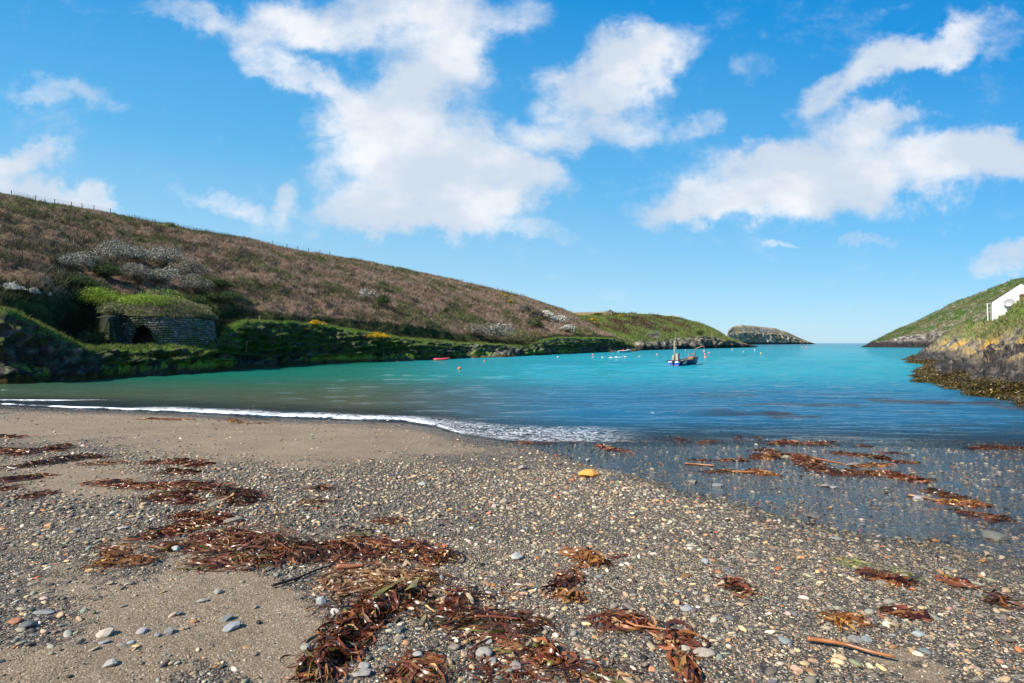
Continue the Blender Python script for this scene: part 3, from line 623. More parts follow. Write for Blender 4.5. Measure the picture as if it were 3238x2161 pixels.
V, Fc, c = tufts(P_, rng.uniform(.15, .45, len(P_)), .045*np.clip(P_[:, 1]/40, .8, 3), 4, cols_pick(len(P_), [(3, (.11, .17, .03), .2), (3, (.20, .18, .08), .2), (1, (.26, .20, .11), .2)]), .6)
tag(mesh('grass', V, Fc, leaf_mat, col=c, smooth=False), kind='stuff', label='rough grass on the bank below the white cottage', cat='grass')
wgt = (wm > .5)*1.0*sst(z, -.1, .1)*sst(Y, 110, 70)
P_, ii, jj = sample_grid(HR, 30000, 0, HR.shape[0]-2, wgt)
V, Fc, c = tufts(P_, rng.uniform(.03, .12, len(P_)), .10, 4, cols_pick(len(P_), [(3, (.055, .04, .012), .3), (2, (.13, .09, .015), .25), (1, (.02, .015, .008), .2)]), 1.4)
wr_mat = material('wet_bladderwrack', attr=True, rough=.35, spec=.4, var=.15)
tag(mesh('bladderwrack', V, Fc, wr_mat, col=c, smooth=False), kind='stuff', label='olive brown bladderwrack on the low rocks at right', cat='seaweed')

# ------------------------------------------------------------------ shingle
def ico(sub):
    import bmesh
    bm = bmesh.new(); bmesh.ops.create_icosphere(bm, subdivisions=sub, radius=1); bm.verts.ensure_lookup_table()
    V = np.array([v.co[:] for v in bm.verts]); Fc = np.array([[v.index for v in f.verts] for f in bm.faces]); bm.free(); return V, Fc
ICO = {1: ico(1), 2: ico(2), 3: ico(3), 4: ico(4)}
def stones(cx, cy, cz, a, b_, c_, yaw, sub, K=5, flat=.80, tiltamp=.18):
    V0, F0 = ICO[sub]; n = len(cx); m = len(V0)
    S_ = np.ones((n, m))
    for k in range(K):
        d = rng.normal(0, 1, (n, 3)); d /= np.linalg.norm(d, axis=1, keepdims=True); dd = rng.uniform(flat-.16, .98, n)
        pr = d @ V0.T; S_ = np.minimum(S_, np.where(pr > dd[:, None], dd[:, None]/np.maximum(pr, .05), 1))
    V = V0[None]*S_[..., None]*np.stack([a, b_, c_], 1)[:, None, :]
    tx, ty = rng.normal(0, tiltamp, (2, n)); V[..., 2] += V[..., 0]*tx[:, None]+V[..., 1]*ty[:, None]
    cs, sn = np.cos(yaw)[:, None], np.sin(yaw)[:, None]
    x_ = V[..., 0]*cs-V[..., 1]*sn+cx[:, None]; y_ = V[..., 0]*sn+V[..., 1]*cs+cy[:, None]; z_ = V[..., 2]+cz[:, None]
    return np.stack([x_, y_, z_], -1).reshape(-1, 3), (F0[None]+(np.arange(n)*m)[:, None, None]).reshape(-1, 3), m
PAL = [(28, (.155, .155, .135), .3), (15, (.25, .25, .215), .2), (18, (.30, .235, .155), .22), (16, (.06, .06, .058), .35), (10, (.42, .34, .235), .15), (5, (.58, .53, .45), .1), (5, (.27, .155, .085), .25), (1.2, (.38, .16, .06), .2), (6, (.11, .13, .14), .25), (.3, (.45, .12, .05), .15)]
peb_mat = material('pebble', attr=True, rough=.72, spec=.35, var=.16, vscale=40, bump=.0015, bscale=120, detail=3)
GV, GF, GC, off = [], [], [], 0
def scatter(n, y0, y1, dlo, dhi, sub, power=1.0, K=5):
    global off
    yy_ = np.sqrt(rng.uniform(y0**2, y1**2, n)) if y0 > 0 else rng.uniform(y0, y1, n)
    wdt = np.sqrt(np.maximum(yy_, 0)**2*1.12+5); x_ = rng.uniform(-1, 1, n)*wdt
    s = sandmap(x_, yy_); keep = rng.random(n) < np.clip(1.1-s*1.0, .16 if dlo > .01 else .30, 1)
    keep &= (Ys(x_)-yy_ > -1.2) & (x_ < 13+.4*yy_)
    x_, yy_, s = x_[keep], yy_[keep], s[keep]; n = len(x_)
    dia = dlo*(dhi/dlo)**(rng.random(n)**(1.6*power)); dia *= lerp(1.0, .75, s)
    a = dia*.5*rng.uniform(.9, 1.7, n); b_ = dia*.5*rng.uniform(.6, 1.0, n); c_ = dia*.5*rng.uniform(.22, .65, n)
    z_ = G(x_, yy_)+c_*rng.uniform(.05, .65, n)
    V, Fc, m = stones(x_, yy_, z_, a, b_, c_, rng.uniform(0, pi*2, n), sub, K)
    cc = cols_pick(n, PAL)*np.array([1.16, 1.03, .87]); wt = wetmap(x_, yy_)[:, None]; cc = cc*lerp(1, .50, wt)
    GV.append(V); GF.append(Fc+off); GC.append(np.repeat(cc, m, 0)); off += len(V)
import time; _t = time.time()
scatter(20000, 1.6, 5.6, .014, .068, 2, 2.3, 7)
scatter(120000, 1.6, 5.6, .006, .019, 1, 1.0, 4)
scatter(95000, 5.6, 10.5, .012, .075, 1, 2.3, 4)
scatter(75000, 10.5, 24, .018, .10, 1, 2.3, 3)
scatter(3500, -3, 1.6, .02, .08, 1, 1.4, 4)
tag(mesh('shingle', np.concatenate(GV), np.concatenate(GF), peb_mat, col=np.concatenate(GC), smooth=True), kind='stuff', label='grey, tan and white pebbles spread over the beach', cat='shingle')

# the stones that stand out: photo pixel, length and depth in pixels, thickness, colour, label
STN = [(1868,1506,76,30,.55,(.62,.30,.06),'large orange angular rock lying flat at the edge of the stream'),
 (735,1651,66,20,.55,(.27,.25,.18),'long olive grey sausage-shaped stone beside the kelp on the left'),
 (157,1668,28,18,.8,(.50,.26,.12),'round orange brown pebble alone on the shingle at far left'),
 (624,1622,34,14,.6,(.22,.27,.28),'flat blue grey stone just above the long olive stone'),
 (388,1672,40,18,.4,(.42,.40,.34),'flat pale slab on the shingle left of the kelp'),
 (556,1742,30,26,.9,(.40,.43,.40),'pale angular stone left of the green net scrap'),
 (93,1980,50,42,.65,(.12,.14,.14),'dark slate-grey oval stone tilted in the sand, lower left'),
 (140,1938,62,22,.35,(.27,.29,.29),'thin grey slate leaning beside the dark oval stone'),
 (112,2010,36,16,.5,(.15,.16,.15),'small dark stone just below the dark oval stone'),
 (333,2008,50,34,.55,(.40,.36,.26),'broad tan angular stone in the sand, lower left'),
 (328,2034,38,18,.5,(.29,.31,.30),'grey stone tucked under the broad tan stone'),
 (447,1999,32,24,.6,(.44,.41,.38),'pale pinkish stone, first of the cluster of stones in the sand'),
 (498,2012,26,34,.7,(.31,.32,.29),'upright grey stone in the middle of the stone cluster'),
 (534,2002,34,26,.7,(.24,.25,.23),'grey stone at the right end of the stone cluster'),
 (412,2035,24,40,.5,(.33,.37,.38),'narrow bluish stone standing below the stone cluster'),
 (352,2104,46,34,.6,(.37,.38,.33),'greenish grey wedge of stone near the bottom left edge'),
 (713,1962,52,20,.4,(.17,.20,.22),'long dark slate resting on the flat grey slab'),
 (735,1985,64,40,.4,(.31,.35,.36),'flat grey-green slab half buried in the sand'),
 (553,1944,60,18,.35,(.15,.16,.17),'thin dark slate sliver above the flat grey slab'),
 (580,1990,36,14,.5,(.30,.21,.13),'brown tapered stone right of the stone cluster'),
 (688,1876,28,22,.8,(.33,.33,.28),'small rounded grey stone on bare sand below the kelp'),
 (640,1901,40,16,.5,(.36,.35,.30),'pale flat stone on bare sand beside the rounded grey stone'),
 (1018,1905,38,32,.9,(.35,.38,.40),'light blue-grey angular block beside the main kelp heap'),
 (968,2049,36,22,.6,(.34,.34,.27),'smooth oval greenish stone on the sand left of the kelp tail'),
 (1263,1998,40,32,.8,(.10,.12,.16),'dark navy stone with white veins right of the kelp tail'),
 (1268,1977,28,20,.7,(.45,.38,.27),'tan rounded stone just behind the dark navy stone'),
 (1143,2134,72,36,.55,(.30,.29,.25),'long blocky grey stone at the bottom edge'),
 (1152,2110,36,28,.6,(.36,.35,.30),'pale square stone behind the long blocky stone'),
 (1320,2078,38,28,.7,(.36,.37,.33),'light grey boulder between kelp tail and brown kelp scraps'),
 (1392,2080,24,28,.7,(.27,.31,.32),'blue-grey egg-shaped stone, bottom centre'),
 (1530,2069,56,36,.6,(.33,.33,.27),'large grey-green flat stone, bottom centre'),
 (1560,2096,44,30,.6,(.26,.26,.23),'dark grey squared stone just below the grey-green flat stone'),
 (1540,2032,36,20,.7,(.33,.34,.28),'smooth oval stone behind the grey-green flat stone'),
 (1437,2050,40,26,.7,(.25,.22,.17),'brownish stone among the broken kelp stalks'),
 (1626,2114,50,34,.6,(.31,.28,.24),'brown-grey stone with kelp scraps around it, bottom centre'),
 (1632,1766,46,26,.7,(.45,.47,.42),'pale knobbly stone left of the folded kelp frond'),
 (1594,1592,30,16,.8,(.28,.24,.17),'small brown angular stone in the middle of the shingle'),
 (1563,1604,22,14,.8,(.52,.44,.38),'pinkish white stone beside the brown angular stone'),
 (1650,1484,34,14,.7,(.34,.31,.26),'buff rounded stone near the upper edge of the shingle'),
 (1334,1534,28,14,.6,(.40,.42,.38),'pale flat oval stone in the middle of the beach'),
 (1307,1509,26,10,.6,(.55,.32,.17),'orange tan flat stone above the pale flat oval stone'),
 (1858,1458,18,14,.9,(.40,.42,.36),'pale egg-like stone between shingle and stream'),
 (1940,1520,40,16,.6,(.10,.11,.11),'black wet stone right of the orange rock'),
 (2190,1528,32,20,.6,(.30,.28,.22),'buff boulder in the shallow stream below the kelp stalks'),
 (2272,1538,42,14,.5,(.31,.35,.35),'flat light grey stone in the shallow stream'),
 (2488,1451,26,22,.8,(.38,.40,.26),'round yellowish stone sitting on the kelp heap in the stream'),
 (2392,1408,14,14,.9,(.46,.42,.30),'small pale upright stone in the wet sand'),
 (2700,1470,60,12,.4,(.36,.31,.24),'long flat pale stone amongst the stream kelp'),
 (2610,1540,34,14,.6,(.33,.31,.27),'grey stone in the stream, left one of a touching pair'),
 (2637,1545,24,14,.7,(.38,.37,.33),'small pale stone in the stream, right one of a touching pair'),
 (2905,1583,36,22,.7,(.48,.48,.44),'white lumpy stone beside the brown kelp stalk'),
 (3140,1702,80,40,.5,(.20,.21,.17),'large dark grey-green slab in the stream at the right edge'),
 (2575,1636,44,22,.6,(.17,.17,.14),'dark low rock breaking the stream surface'),
 (2648,1707,36,14,.5,(.33,.36,.36),'light grey lens-shaped stone at the edge of the stream'),
 (2232,1779,32,18,.6,(.34,.38,.40),'pale blue-grey blocky stone on the right-hand shingle'),
 (2530,1767,28,12,.8,(.52,.27,.12),'orange sausage-shaped stone on the right-hand shingle'),
 (2785,1846,36,16,.6,(.26,.24,.19),'brown stone below the dark red frond'),
 (3010,1803,66,16,.4,(.24,.24,.18),'long flat grey-brown stone awash at the right'),
 (2170,1926,52,20,.5,(.37,.39,.38),'light grey slab beside the red-brown kelp scrap'),
 (2484,2030,44,26,.5,(.22,.27,.30),'blue slate wedge above the brown stick'),
 (2705,2024,50,26,.5,(.27,.27,.23),'olive grey oval stone right of the brown stick'),
 (2742,2024,34,22,.5,(.24,.29,.31),'blue-grey stone touching the olive grey oval stone'),
 (2925,2062,36,24,.5,(.19,.24,.25),'flat dark teal stone near the lower right corner'),
 (2520,2122,40,24,.8,(.45,.29,.20),'pinkish tan rounded stone below the brown stick'),
 (2170,2062,40,44,.9,(.45,.41,.31),'white crystalline stone lying on a kelp blade'),
 (2226,2070,78,34,.6,(.38,.34,.26),'long buff stone right of the white crystalline stone'),
 (2905,2008,40,30,.5,(.36,.42,.42),'pale green-grey flat stone, lower right'),
 (2815,1908,36,26,.7,(.28,.27,.22),'grey boulder with dark rim beside the wet sand')]
for i, (u, v, lpx, dpx, th, rgb, lab) in enumerate(STN):
    x, y, z = [float(q) for q in ongr(u, v)]
    a = lpx/F*y*.5; b_ = max(dpx/F*y*.5/(.35+1.1/max(y, 1)), a*.45); b_ = min(b_, a*1.0); c_ = min(a, b_)*th*.8
    V, Fc, m = stones(np.zeros(1), np.zeros(1), np.zeros(1), np.array([a]), np.array([b_]), np.array([c_]), np.array([rng.normal(0, .25)+(.5 if u < 900 else 0)]), 4, 14, .74, .06)
    V = V*(1+(.45 if i == 0 else .12)*(fbm(V[:, 0:1]/a*1.5+i, V[:, 1:2]/a*1.5, V[:, 2:3]/a*1.5, 3)-.5))
    kk_ = 1.0 if rgb[0] > 1.5*rgb[2] else .74; rgb = (rgb[0]*1.06*kk_, rgb[1]*.98*kk_, min(rgb[2], rgb[1]*.95)*kk_); cc = np.array(rgb)[None]*(.8+.4*fbm(V[:, 0]/a*3+i, V[:, 1]/a*3, V[:, 2]/a*3, 3))[:, None]*(.72 if float(wetmap(x, y)) > .8 else 1.0)
    o = mesh('stone', V, Fc, peb_mat, col=cc, smooth=True); o.location = (x, y, z+c_*.42)
    tag(o, lab, 'stone')

# ------------------------------------------------------------------ kelp
kelp_mat = bpy.data.materials.new('wet_kelp'); kelp_mat.use_nodes = True; t = NT(kelp_mat.node_tree); t.n.clear()
a_ = t.new('ShaderNodeAttribute', attribute_name='col').outputs['Color']; b = t.new('ShaderNodeBsdfPrincipled'); t.l.new(a_, b.inputs['Base Color'])
b.inputs['Roughness'].default_value = .33; b.inputs['Specular IOR Level'].default_value = .5
tr = t.new('ShaderNodeBsdfTranslucent'); t.l.new(a_, tr.inputs[0]); mx = t.new('ShaderNodeMixShader'); mx.inputs[0].default_value = .22
t.l.new(b.outputs[0], mx.inputs[1]); t.l.new(tr.outputs[0], mx.inputs[2]); o_ = t.new('ShaderNodeOutputMaterial'); t.l.new(mx.outputs[0], o_.inputs[0])
KP = {'red': [(5, (.10, .026, .012), .4), (4, (.17, .055, .020), .3), (2.5, (.27, .11, .04), .3), (1.2, (.12, .10, .02), .3), (.9, (.42, .27, .12), .25), (2, (.03, .012, .01), .3)],
      'dark': [(4, (.055, .020, .011), .35), (3, (.13, .045, .018), .3), (2, (.045, .040, .015), .3), (1, (.20, .08, .02), .3)],
      'amber': [(3, (.21, .085, .028), .3), (2, (.15, .05, .012), .3), (1, (.40, .20, .05), .25)],
      'buff': [(3, (.22, .10, .04), .3), (2, (.42, .28, .14), .2), (2, (.10, .04, .015), .3)],
      'green': [(1, (.05, .20, .03), .2), (1, (.10, .26, .03), .2)], 'yellow': [(1, (.26, .28, .05), .2), (1, (.16, .20, .05), .2)]}
def ribbons(P0, th0, L, wd, base_h, pal, seg=9, curl=1.2, lift=.35, flat=.6, gfun=G):
    """curved, twisted strips lying on the beach"""
    n = len(P0); k = seg+1; tt = np.linspace(0, 1, k)[None]
    cv = rng.normal(0, curl, (n, 1)); cv2 = rng.normal(0, curl*.9, (n, 1)); th = th0[:, None]+cv*tt+cv2*np.sin(tt*pi*rng.uniform(1, 2.2, (n, 1)))
    ds = (L/seg)[:, None]; dx = np.cos(th)*ds; dy = np.sin(th)*ds
    x = P0[:, :1]+np.cumsum(dx, 1)-dx.sum(1, keepdims=True)/2; y = P0[:, 1:2]+np.cumsum(dy, 1)-dy.sum(1, keepdims=True)/2
    ph = rng.uniform(0, 2*pi, (n, 1)); fq = rng.uniform(.8, 2.4, (n, 1))
    bh = base_h(x, y) if callable(base_h) else base_h
    z = gfun(x, y)+.006+bh*rng.uniform(.15, 1.0, (n, 1))+lift*wd[:, None]*(1+np.sin(ph+fq*tt*2*pi))*.8
    tw = rng.normal(0, flat, (n, 1))+rng.normal(0, 1.1, (n, 1))*tt+.5*np.sin(ph*2+tt*9)
    ww = wd[:, None]*.5*np.clip(np.sin(pi*np.clip(tt*.94+.05, 0, 1))**.55, .12, 1)*(1+.18*np.sin(tt*23+ph))
    nx, ny = -np.sin(th), np.cos(th); ct, st_ = np.cos(tw), np.sin(tw)
    sx, sy, sz = nx*ct*ww, ny*ct*ww, np.abs(st_)*ww
    A = np.stack([x-sx, y-sy, z], -1); B = np.stack([x+sx, y+sy, z+2*sz], -1); C = np.stack([x, y, z+sz+.12*ww], -1)
    V = np.stack([A, C, B], 2).reshape(n, k*3, 3)
    f = np.array([[i*3+j, i*3+j+1, (i+1)*3+j+1, (i+1)*3+j] for i in range(seg) for j in range(2)])
    Fc = (f[None]+(np.arange(n)*k*3)[:, None, None]).reshape(-1, 4)
    c = cols_pick(n, KP[pal]); c = np.repeat(c, k*3, 0)
    return V.reshape(-1, 3), Fc, c
def pile(name, pts, hw, height, n, label, pal='red', Lr=(.13, .48), wr=(.010, .034), group='kelp washed up on the beach', jit=1.0, cat='seaweed', curl=1.2, align=.8, sparse=.15):
    """pts and hw in photo pixels along the middle of the heap"""
    U = np.array([p[0] for p in pts], float); Vv = np.array([p[1] for p in pts], float)
    wx, wy, _ = ongr(U, Vv); d = np.concatenate([[0], np.cumsum(np.hypot(np.diff(wx), np.diff(wy)))]); 
    if len(pts) == 1: wx = np.array([wx[0], wx[0]+.01]); wy = np.array([wy[0]]*2); d = np.array([0, .01])
    hw_m = hw/F*float(np.mean(wy))
    n = int(n*1.45); s = rng.uniform(0, d[-1], n); px = np.interp(s, d, wx); py = np.interp(s, d, wy)
    tx = np.interp(s+.05, d, wx)-np.interp(s-.05, d, wx); ty = np.interp(s+.05, d, wy)-np.interp(s-.05, d, wy); ang = np.arctan2(ty, tx)
    lump = .15+1.7*fbm(px*2.6+hw, py*2.6, 3.1, 3); off_ = rng.normal(0, .42, n); far_ = rng.random(n) < sparse; off_ = np.where(far_, off_*2.4, off_)*hw_m*lump*1.25
    along = rng.normal(0, .35, n)*hw_m
    P0 = np.stack([px-np.sin(ang)*off_+np.cos(ang)*along, py+np.cos(ang)*off_*1.25+np.sin(ang)*along], 1)
    def bh(x, y):
        dd = np.full(x.shape, 9.); 
        for i in range(len(wx)-1):
            ex_, ey_ = wx[i+1]-wx[i], wy[i+1]-wy[i]; L2 = ex_*ex_+ey_*ey_+1e-9; q = np.clip(((x-wx[i])*ex_+(y-wy[i])*ey_)/L2, 0, 1); dd = np.minimum(dd, np.hypot(x-wx[i]-q*ex_, y-wy[i]-q*ey_))
        return height*.62*np.clip(1-(dd/(hw_m*1.3))**2, 0, 1)*(.2+1.6*fbm(x*2.6, y*2.6, 8.8, 3)**1.3)
    sc = np.clip(np.mean(wy)/6, 1, 2.2); n_k = 0
    V, Fc, c = ribbons(P0, ang+rng.normal(0, align, n), rng.uniform(*Lr, n)*sc**.5, rng.uniform(*wr, n)*sc**.6*.62*rng.uniform(.5, 1.35, n), bh, pal, curl=curl*1.35)
    o = mesh(name, V, Fc, kelp_mat, col=c, smooth=True); return tag(o, label, cat, group)
pile('kelp_pile', [(-30,1382),(45,1384)], 12, .05, 60, 'small strip of red-brown kelp at the far left edge, farthest up the beach')
pile('kelp_pile', [(-10,1425),(60,1437),(120,1430),(210,1415)], 20, .10, 300, 'mixed kelp heap at the far left with buff pieces on it', 'red')
pile('kelp_pile', [(40,1480),(130,1470),(210,1455),(262,1442),(300,1448)], 15, .09, 260, 'long low kelp heap right of the far left heap', 'dark')
pile('kelp_pile', [(270,1470),(360,1466)], 10, .06, 90, 'buff-tipped kelp strip trailing off the long low heap', 'buff')
pile('kelp_pile', [(-20,1525),(60,1518),(130,1508)], 17, .08, 170, 'dark red kelp heap at the left edge, nearest of the three there', 'red')
pile('kelp_pile', [(-20,1550),(40,1548)], 8, .03, 40, 'thin scrap of brown kelp lying at the left edge below the dark red heap')
pile('kelp_pile', [(60,1575),(150,1562)], 6, .02, 34, 'thin line of red kelp scraps left of the middle kelp field')
pile('kelp_pile', [(460,1468),(550,1462),(635,1472)], 13, .10, 210, 'domed kelp heap with curled buff blade on top', 'red')
pile('kelp_pile', [(540,1492),(600,1496)], 14, .08, 130, 'dark kelp tuft just below the domed heap', 'dark')
pile('kelp_pile', [(320,1525),(420,1540),(500,1540),(600,1535),(670,1548),(500,1575),(620,1590)], 22, .07, 620, 'wide scattered field of red-brown kelp below the domed heap', 'red')
pile('kelp_pile', [(690,1560),(740,1565),(790,1562),(770,1590)], 24, .11, 300, 'dark upright kelp heap at the right end of the scattered field', 'dark')
pile('kelp_pile', [(560,1640),(620,1630),(710,1640),(600,1665),(500,1695),(470,1702)], 20, .06, 420, 'kelp trail above the long olive grey stone', 'red')
pile('kelp_pile', [(640,1710),(740,1712),(830,1720)], 46, .12, 820, 'left end of the largest kelp heap, bright brown tangled blades', 'red', wr=(.009, .026))
pile('kelp_pile', [(830,1735),(930,1750),(1040,1745)], 52, .15, 1200, 'middle of the largest kelp heap, dark and glossy', 'dark', wr=(.010, .032))
pile('kelp_pile', [(1050,1745),(1170,1735),(1280,1735),(1390,1765)], 48, .15, 1300, 'right part of the largest kelp heap, maroon and brown blades', 'red', wr=(.010, .032))
pile('kelp_pile', [(1050,1830),(1200,1835),(1330,1830),(1250,1870)], 55, .05, 520, 'loose olive and brown kelp just below the largest heap', 'buff', wr=(.010, .030))
pile('kelp_pile', [(620,1790),(760,1775),(850,1765)], 14, .03, 120, 'low straggling strand on the sand under the largest heap', 'red')
pile('kelp_pile', [(1300,1870),(1200,1915),(1150,1960)], 38, .11, 360, 'upper half of the long kelp tail running down to the left', 'red', Lr=(.15, .42), wr=(.014, .038), align=.6)
pile('kelp_pile', [(1150,1970),(1090,2020),(1050,2080),(1005,2135)], 34, .09, 300, 'lower end of the long kelp tail, long reddish-brown blades', 'red', Lr=(.16, .42), wr=(.016, .036), align=.6)
pile('kelp_pile', [(1440,1870),(1500,1930),(1430,1960)], 60, .03, 75, 'scattered brown blades in the centre, right of the kelp tail', 'red', wr=(.012, .030), sparse=.4)
pile('kelp_pile', [(1370,1965),(1500,1965),(1680,1960),(1700,2000)], 20, .03, 120, 'long thin line of kelp stalks and blades across the lower centre', 'dark', wr=(.008, .024))
pile('kelp_pile', [(1430,2020),(1520,2000),(1640,2025)], 40, .02, 55, 'loose kelp scraps below the thin line of stalks', 'red', wr=(.010, .028), sparse=.4)
pile('kelp_pile', [(1720,2040),(1735,2090)], 20, .06, 46, 'upright maroon blade bundle in the lower centre', 'red', Lr=(.12, .25), wr=(.02, .045))
pile('kelp_pile', [(1290,2110),(1340,2140)], 34, .05, 90, 'red-brown frond scraps on pebbles near the bottom edge', 'red', wr=(.012, .03))
pile('kelp_pile', [(1500,2130),(1650,2125),(1850,2120),(1950,2135)], 34, .02, 80, 'sparse kelp scraps along the bottom edge', 'red', wr=(.010, .026), sparse=.6)
pile('kelp_pile', [(1800,1752),(1850,1765),(1895,1788)], 22, .12, 60, 'folded brown kelp frond alone on the pale shingle', 'amber', Lr=(.18, .40), wr=(.020, .045), align=.5, curl=.8)
pile('kelp_pile', [(1815,1815),(1795,1840),(1770,1870)], 14, .06, 36, 'maroon blades below the folded frond', 'red', wr=(.02, .035))
pile('kelp_pile', [(1770,1880),(1830,1895)], 22, .06, 40, 'orange-brown strap-like blades right of centre', 'amber', Lr=(.12, .26), wr=(.018, .036))
pile('kelp_pile', [(1900,1965),(1960,1968),(2030,1975)], 20, .05, 80, 'red kelp scrap with a long stalk on the right-hand shingle', 'red', wr=(.014, .03))
pile('kelp_pile', [(2110,2020),(2150,2030)], 22, .07, 44, 'brown crumpled frond above the white crystalline stone', 'red', wr=(.02, .04))
pile('kelp_pile', [(2145,2080),(2170,2130),(2185,2150)], 20, .05, 34, 'two long red blades running down to the bottom edge', 'red', Lr=(.2, .35), wr=(.03, .05), align=.2, curl=.4)
pile('kelp_pile', [(350,1735),(370,1765),(330,1790)], 14, .05, 54, 'small olive and brown kelp tuft on the shingle at left', 'amber', wr=(.012, .028))
pile('kelp_pile', [(390,1790),(450,1768)], 10, .04, 34, 'little kelp scrap right of the olive tuft at left', 'amber')
pile('kelp_pile', [(530,1745),(560,1728)], 9, .05, 26, 'dark kelp scrap by the pale angular stone', 'dark')
pile('kelp_pile', [(990,1545),(1020,1548)], 10, .06, 32, 'isolated small dark kelp clump in the middle of the beach', 'dark')
pile('kelp_pile', [(960,1590),(1030,1592)], 7, .03, 24, 'pale brown kelp piece below the isolated clump', 'buff')
pile('kelp_pile', [(1205,1655),(1235,1650)], 8, .05, 24, 'small maroon kelp piece in the middle of the shingle', 'red')
pile('kelp_pile', [(430,1328),(480,1325),(560,1330),(600,1328)], 6, .04, 80, 'orange-brown kelp bits along the wet edge at left', 'amber')
pile('kelp_pile', [(735,1325),(750,1340),(830,1341)], 5, .03, 46, 'amber kelp bits on the wet edge near the foam', 'amber')
GS = 'kelp lying in and beside the stream'
pile('kelp_pile', [(1640,1402),(1710,1400),(1780,1390),(1850,1394)], 11, .09, 260, 'kelp line at the corner where shingle meets sea', 'red', group=GS)
pile('kelp_pile', [(1880,1402),(1900,1412),(1950,1425),(1985,1430)], 9, .06, 110, 'reddish kelp scraps right of the shingle corner', 'red', group=GS)
pile('kelp_pile', [(1930,1396),(1990,1392),(2040,1398)], 6, .06, 80, 'thin kelp strand out in the water beyond the reddish scraps', 'dark', group=GS)
pile('kelp_pile', [(2060,1385),(2110,1382),(2170,1394)], 14, .17, 240, 'rounded dark kelp mound at the water edge, left of centre', 'dark', group=GS)
pile('kelp_pile', [(2210,1400),(2240,1396),(2270,1394)], 8, .09, 70, 'amber kelp lump between two dark mounds', 'amber', group=GS)
pile('kelp_pile', [(2320,1386),(2360,1380),(2430,1390)], 12, .16, 260, 'dark kelp mound with red tips, right of the amber lump', 'dark', group=GS)
pile('kelp_pile', [(2440,1405),(2500,1398),(2570,1405),(2600,1400)], 15, .14, 420, 'large kelp heap in the water with orange stalks', 'red', group=GS)
pile('kelp_pile', [(2530,1378),(2600,1373),(2720,1382)], 8, .12, 240, 'long flat kelp bank, farthest out in the water', 'red', group=GS)
pile('kelp_pile', [(2600,1402),(2660,1395),(2690,1388)], 8, .09, 110, 'short kelp arm right of the large heap with orange stalks', 'dark', group=GS)
pile('kelp_pile', [(2395,1424),(2440,1428)], 7, .07, 70, 'small black wrack clump behind the main stream kelp', 'dark', group=GS)
pile('kelp_pile', [(2280,1458),(2350,1457)], 7, .07, 100, 'low brown kelp patch left of the main stream kelp', 'red', group=GS)
pile('kelp_pile', [(2190,1455),(2240,1460)], 5, .05, 40, 'dark kelp scraps at the left end of the stream kelp', 'dark', group=GS)
pile('kelp_pile', [(2390,1450),(2460,1445),(2540,1450),(2560,1475)], 17, .15, 560, 'main stream kelp heap, left part around the round yellowish stone', 'red', group=GS)
pile('kelp_pile', [(2570,1480),(2640,1500),(2720,1502)], 15, .13, 420, 'main stream kelp heap, middle part with a straight stalk', 'dark', group=GS)
pile('kelp_pile', [(2740,1500),(2800,1500),(2850,1512),(2910,1524)], 14, .13, 360, 'main stream kelp heap, right end tapering to a point', 'red', group=GS)
pile('kelp_pile', [(2230,1495),(2310,1492)], 13, .09, 190, 'black tangled wrack in the stream shallows', 'dark', group=GS, wr=(.006, .016))
pile('kelp_pile', [(2370,1492),(2430,1502)], 11, .10, 90, 'golden-brown kelp frond right of the black wrack', 'amber', group=GS, wr=(.02, .045))
pile('kelp_pile', [(2640,1436),(2720,1440),(2795,1452)], 8, .07, 190, 'olive wrack strip behind the main stream kelp', 'dark', group=GS)
pile('kelp_pile', [(2700,1478),(2800,1472)], 5, .05, 70, 'thin amber stalks in the stream right of the long flat stone', 'amber', group=GS)
pile('kelp_pile', [(2830,1463),(2870,1464)], 7, .06, 60, 'small reddish kelp piece, right of the thin amber stalks', 'red', group=GS)
pile('kelp_pile', [(2705,1408),(2745,1414)], 4, .04, 34, 'tiny dark kelp float above the olive wrack strip', 'dark', group=GS)
pile('kelp_pile', [(2800,1434),(2840,1436)], 4, .04, 34, 'tiny dark kelp float right of the olive wrack strip', 'dark', group=GS)
pile('kelp_pile', [(2940,1550),(2990,1565),(3030,1580)], 9, .06, 110, 'dark bladdery wrack trailing in the stream at right', 'dark', group=GS)
pile('kelp_pile', [(2990,1590),(3040,1598),(3090,1592)], 12, .07, 110, 'yellow and brown kelp frond below the bladdery wrack', 'amber', group=GS, wr=(.015, .04))
pile('kelp_pile', [(3035,1625),(3090,1632),(3160,1642)], 10, .05, 130, 'flat dark frond nearest the right edge of the stream', 'dark', group=GS, wr=(.015, .04))
pile('kelp_pile', [(3080,1422),(3150,1415),(3260,1425)], 15, .14, 420, 'broad dark red kelp bank on the far side of the stream', 'dark', group=GS)
pile('kelp_pile', [(3200,1340),(3260,1342)], 10, .10, 160, 'kelp patch under the rocks at the right edge', 'red', group=GS)
pile('kelp_pile', [(2760,1815),(2800,1832),(2850,1845)], 12, .05, 60, 'pleated dark red frond at the edge of the wet sand', 'red', wr=(.022, .05), align=.6)
pile('kelp_pile', [(2830,1943),(2870,1940)], 8, .03, 20, 'single maroon blade on the wet shingle at right', 'red', wr=(.025, .05))
pile('kelp_pile', [(2300,1838),(2340,1860),(2350,1878)], 9, .05, 30, 'twisted purple-brown kelp piece on the right-hand shingle', 'red', wr=(.015, .035))
pile('kelp_pile', [(2650,1960),(2690,1975)], 12, .05, 26, 'olive curled kelp holdfast on the right-hand shingle', 'amber', wr=(.015, .03))
pile('kelp_pile', [(2998,1838),(3030,1845)], 6, .04, 18, 'short brown blade in the shallow water at right', 'red', wr=(.02, .04))
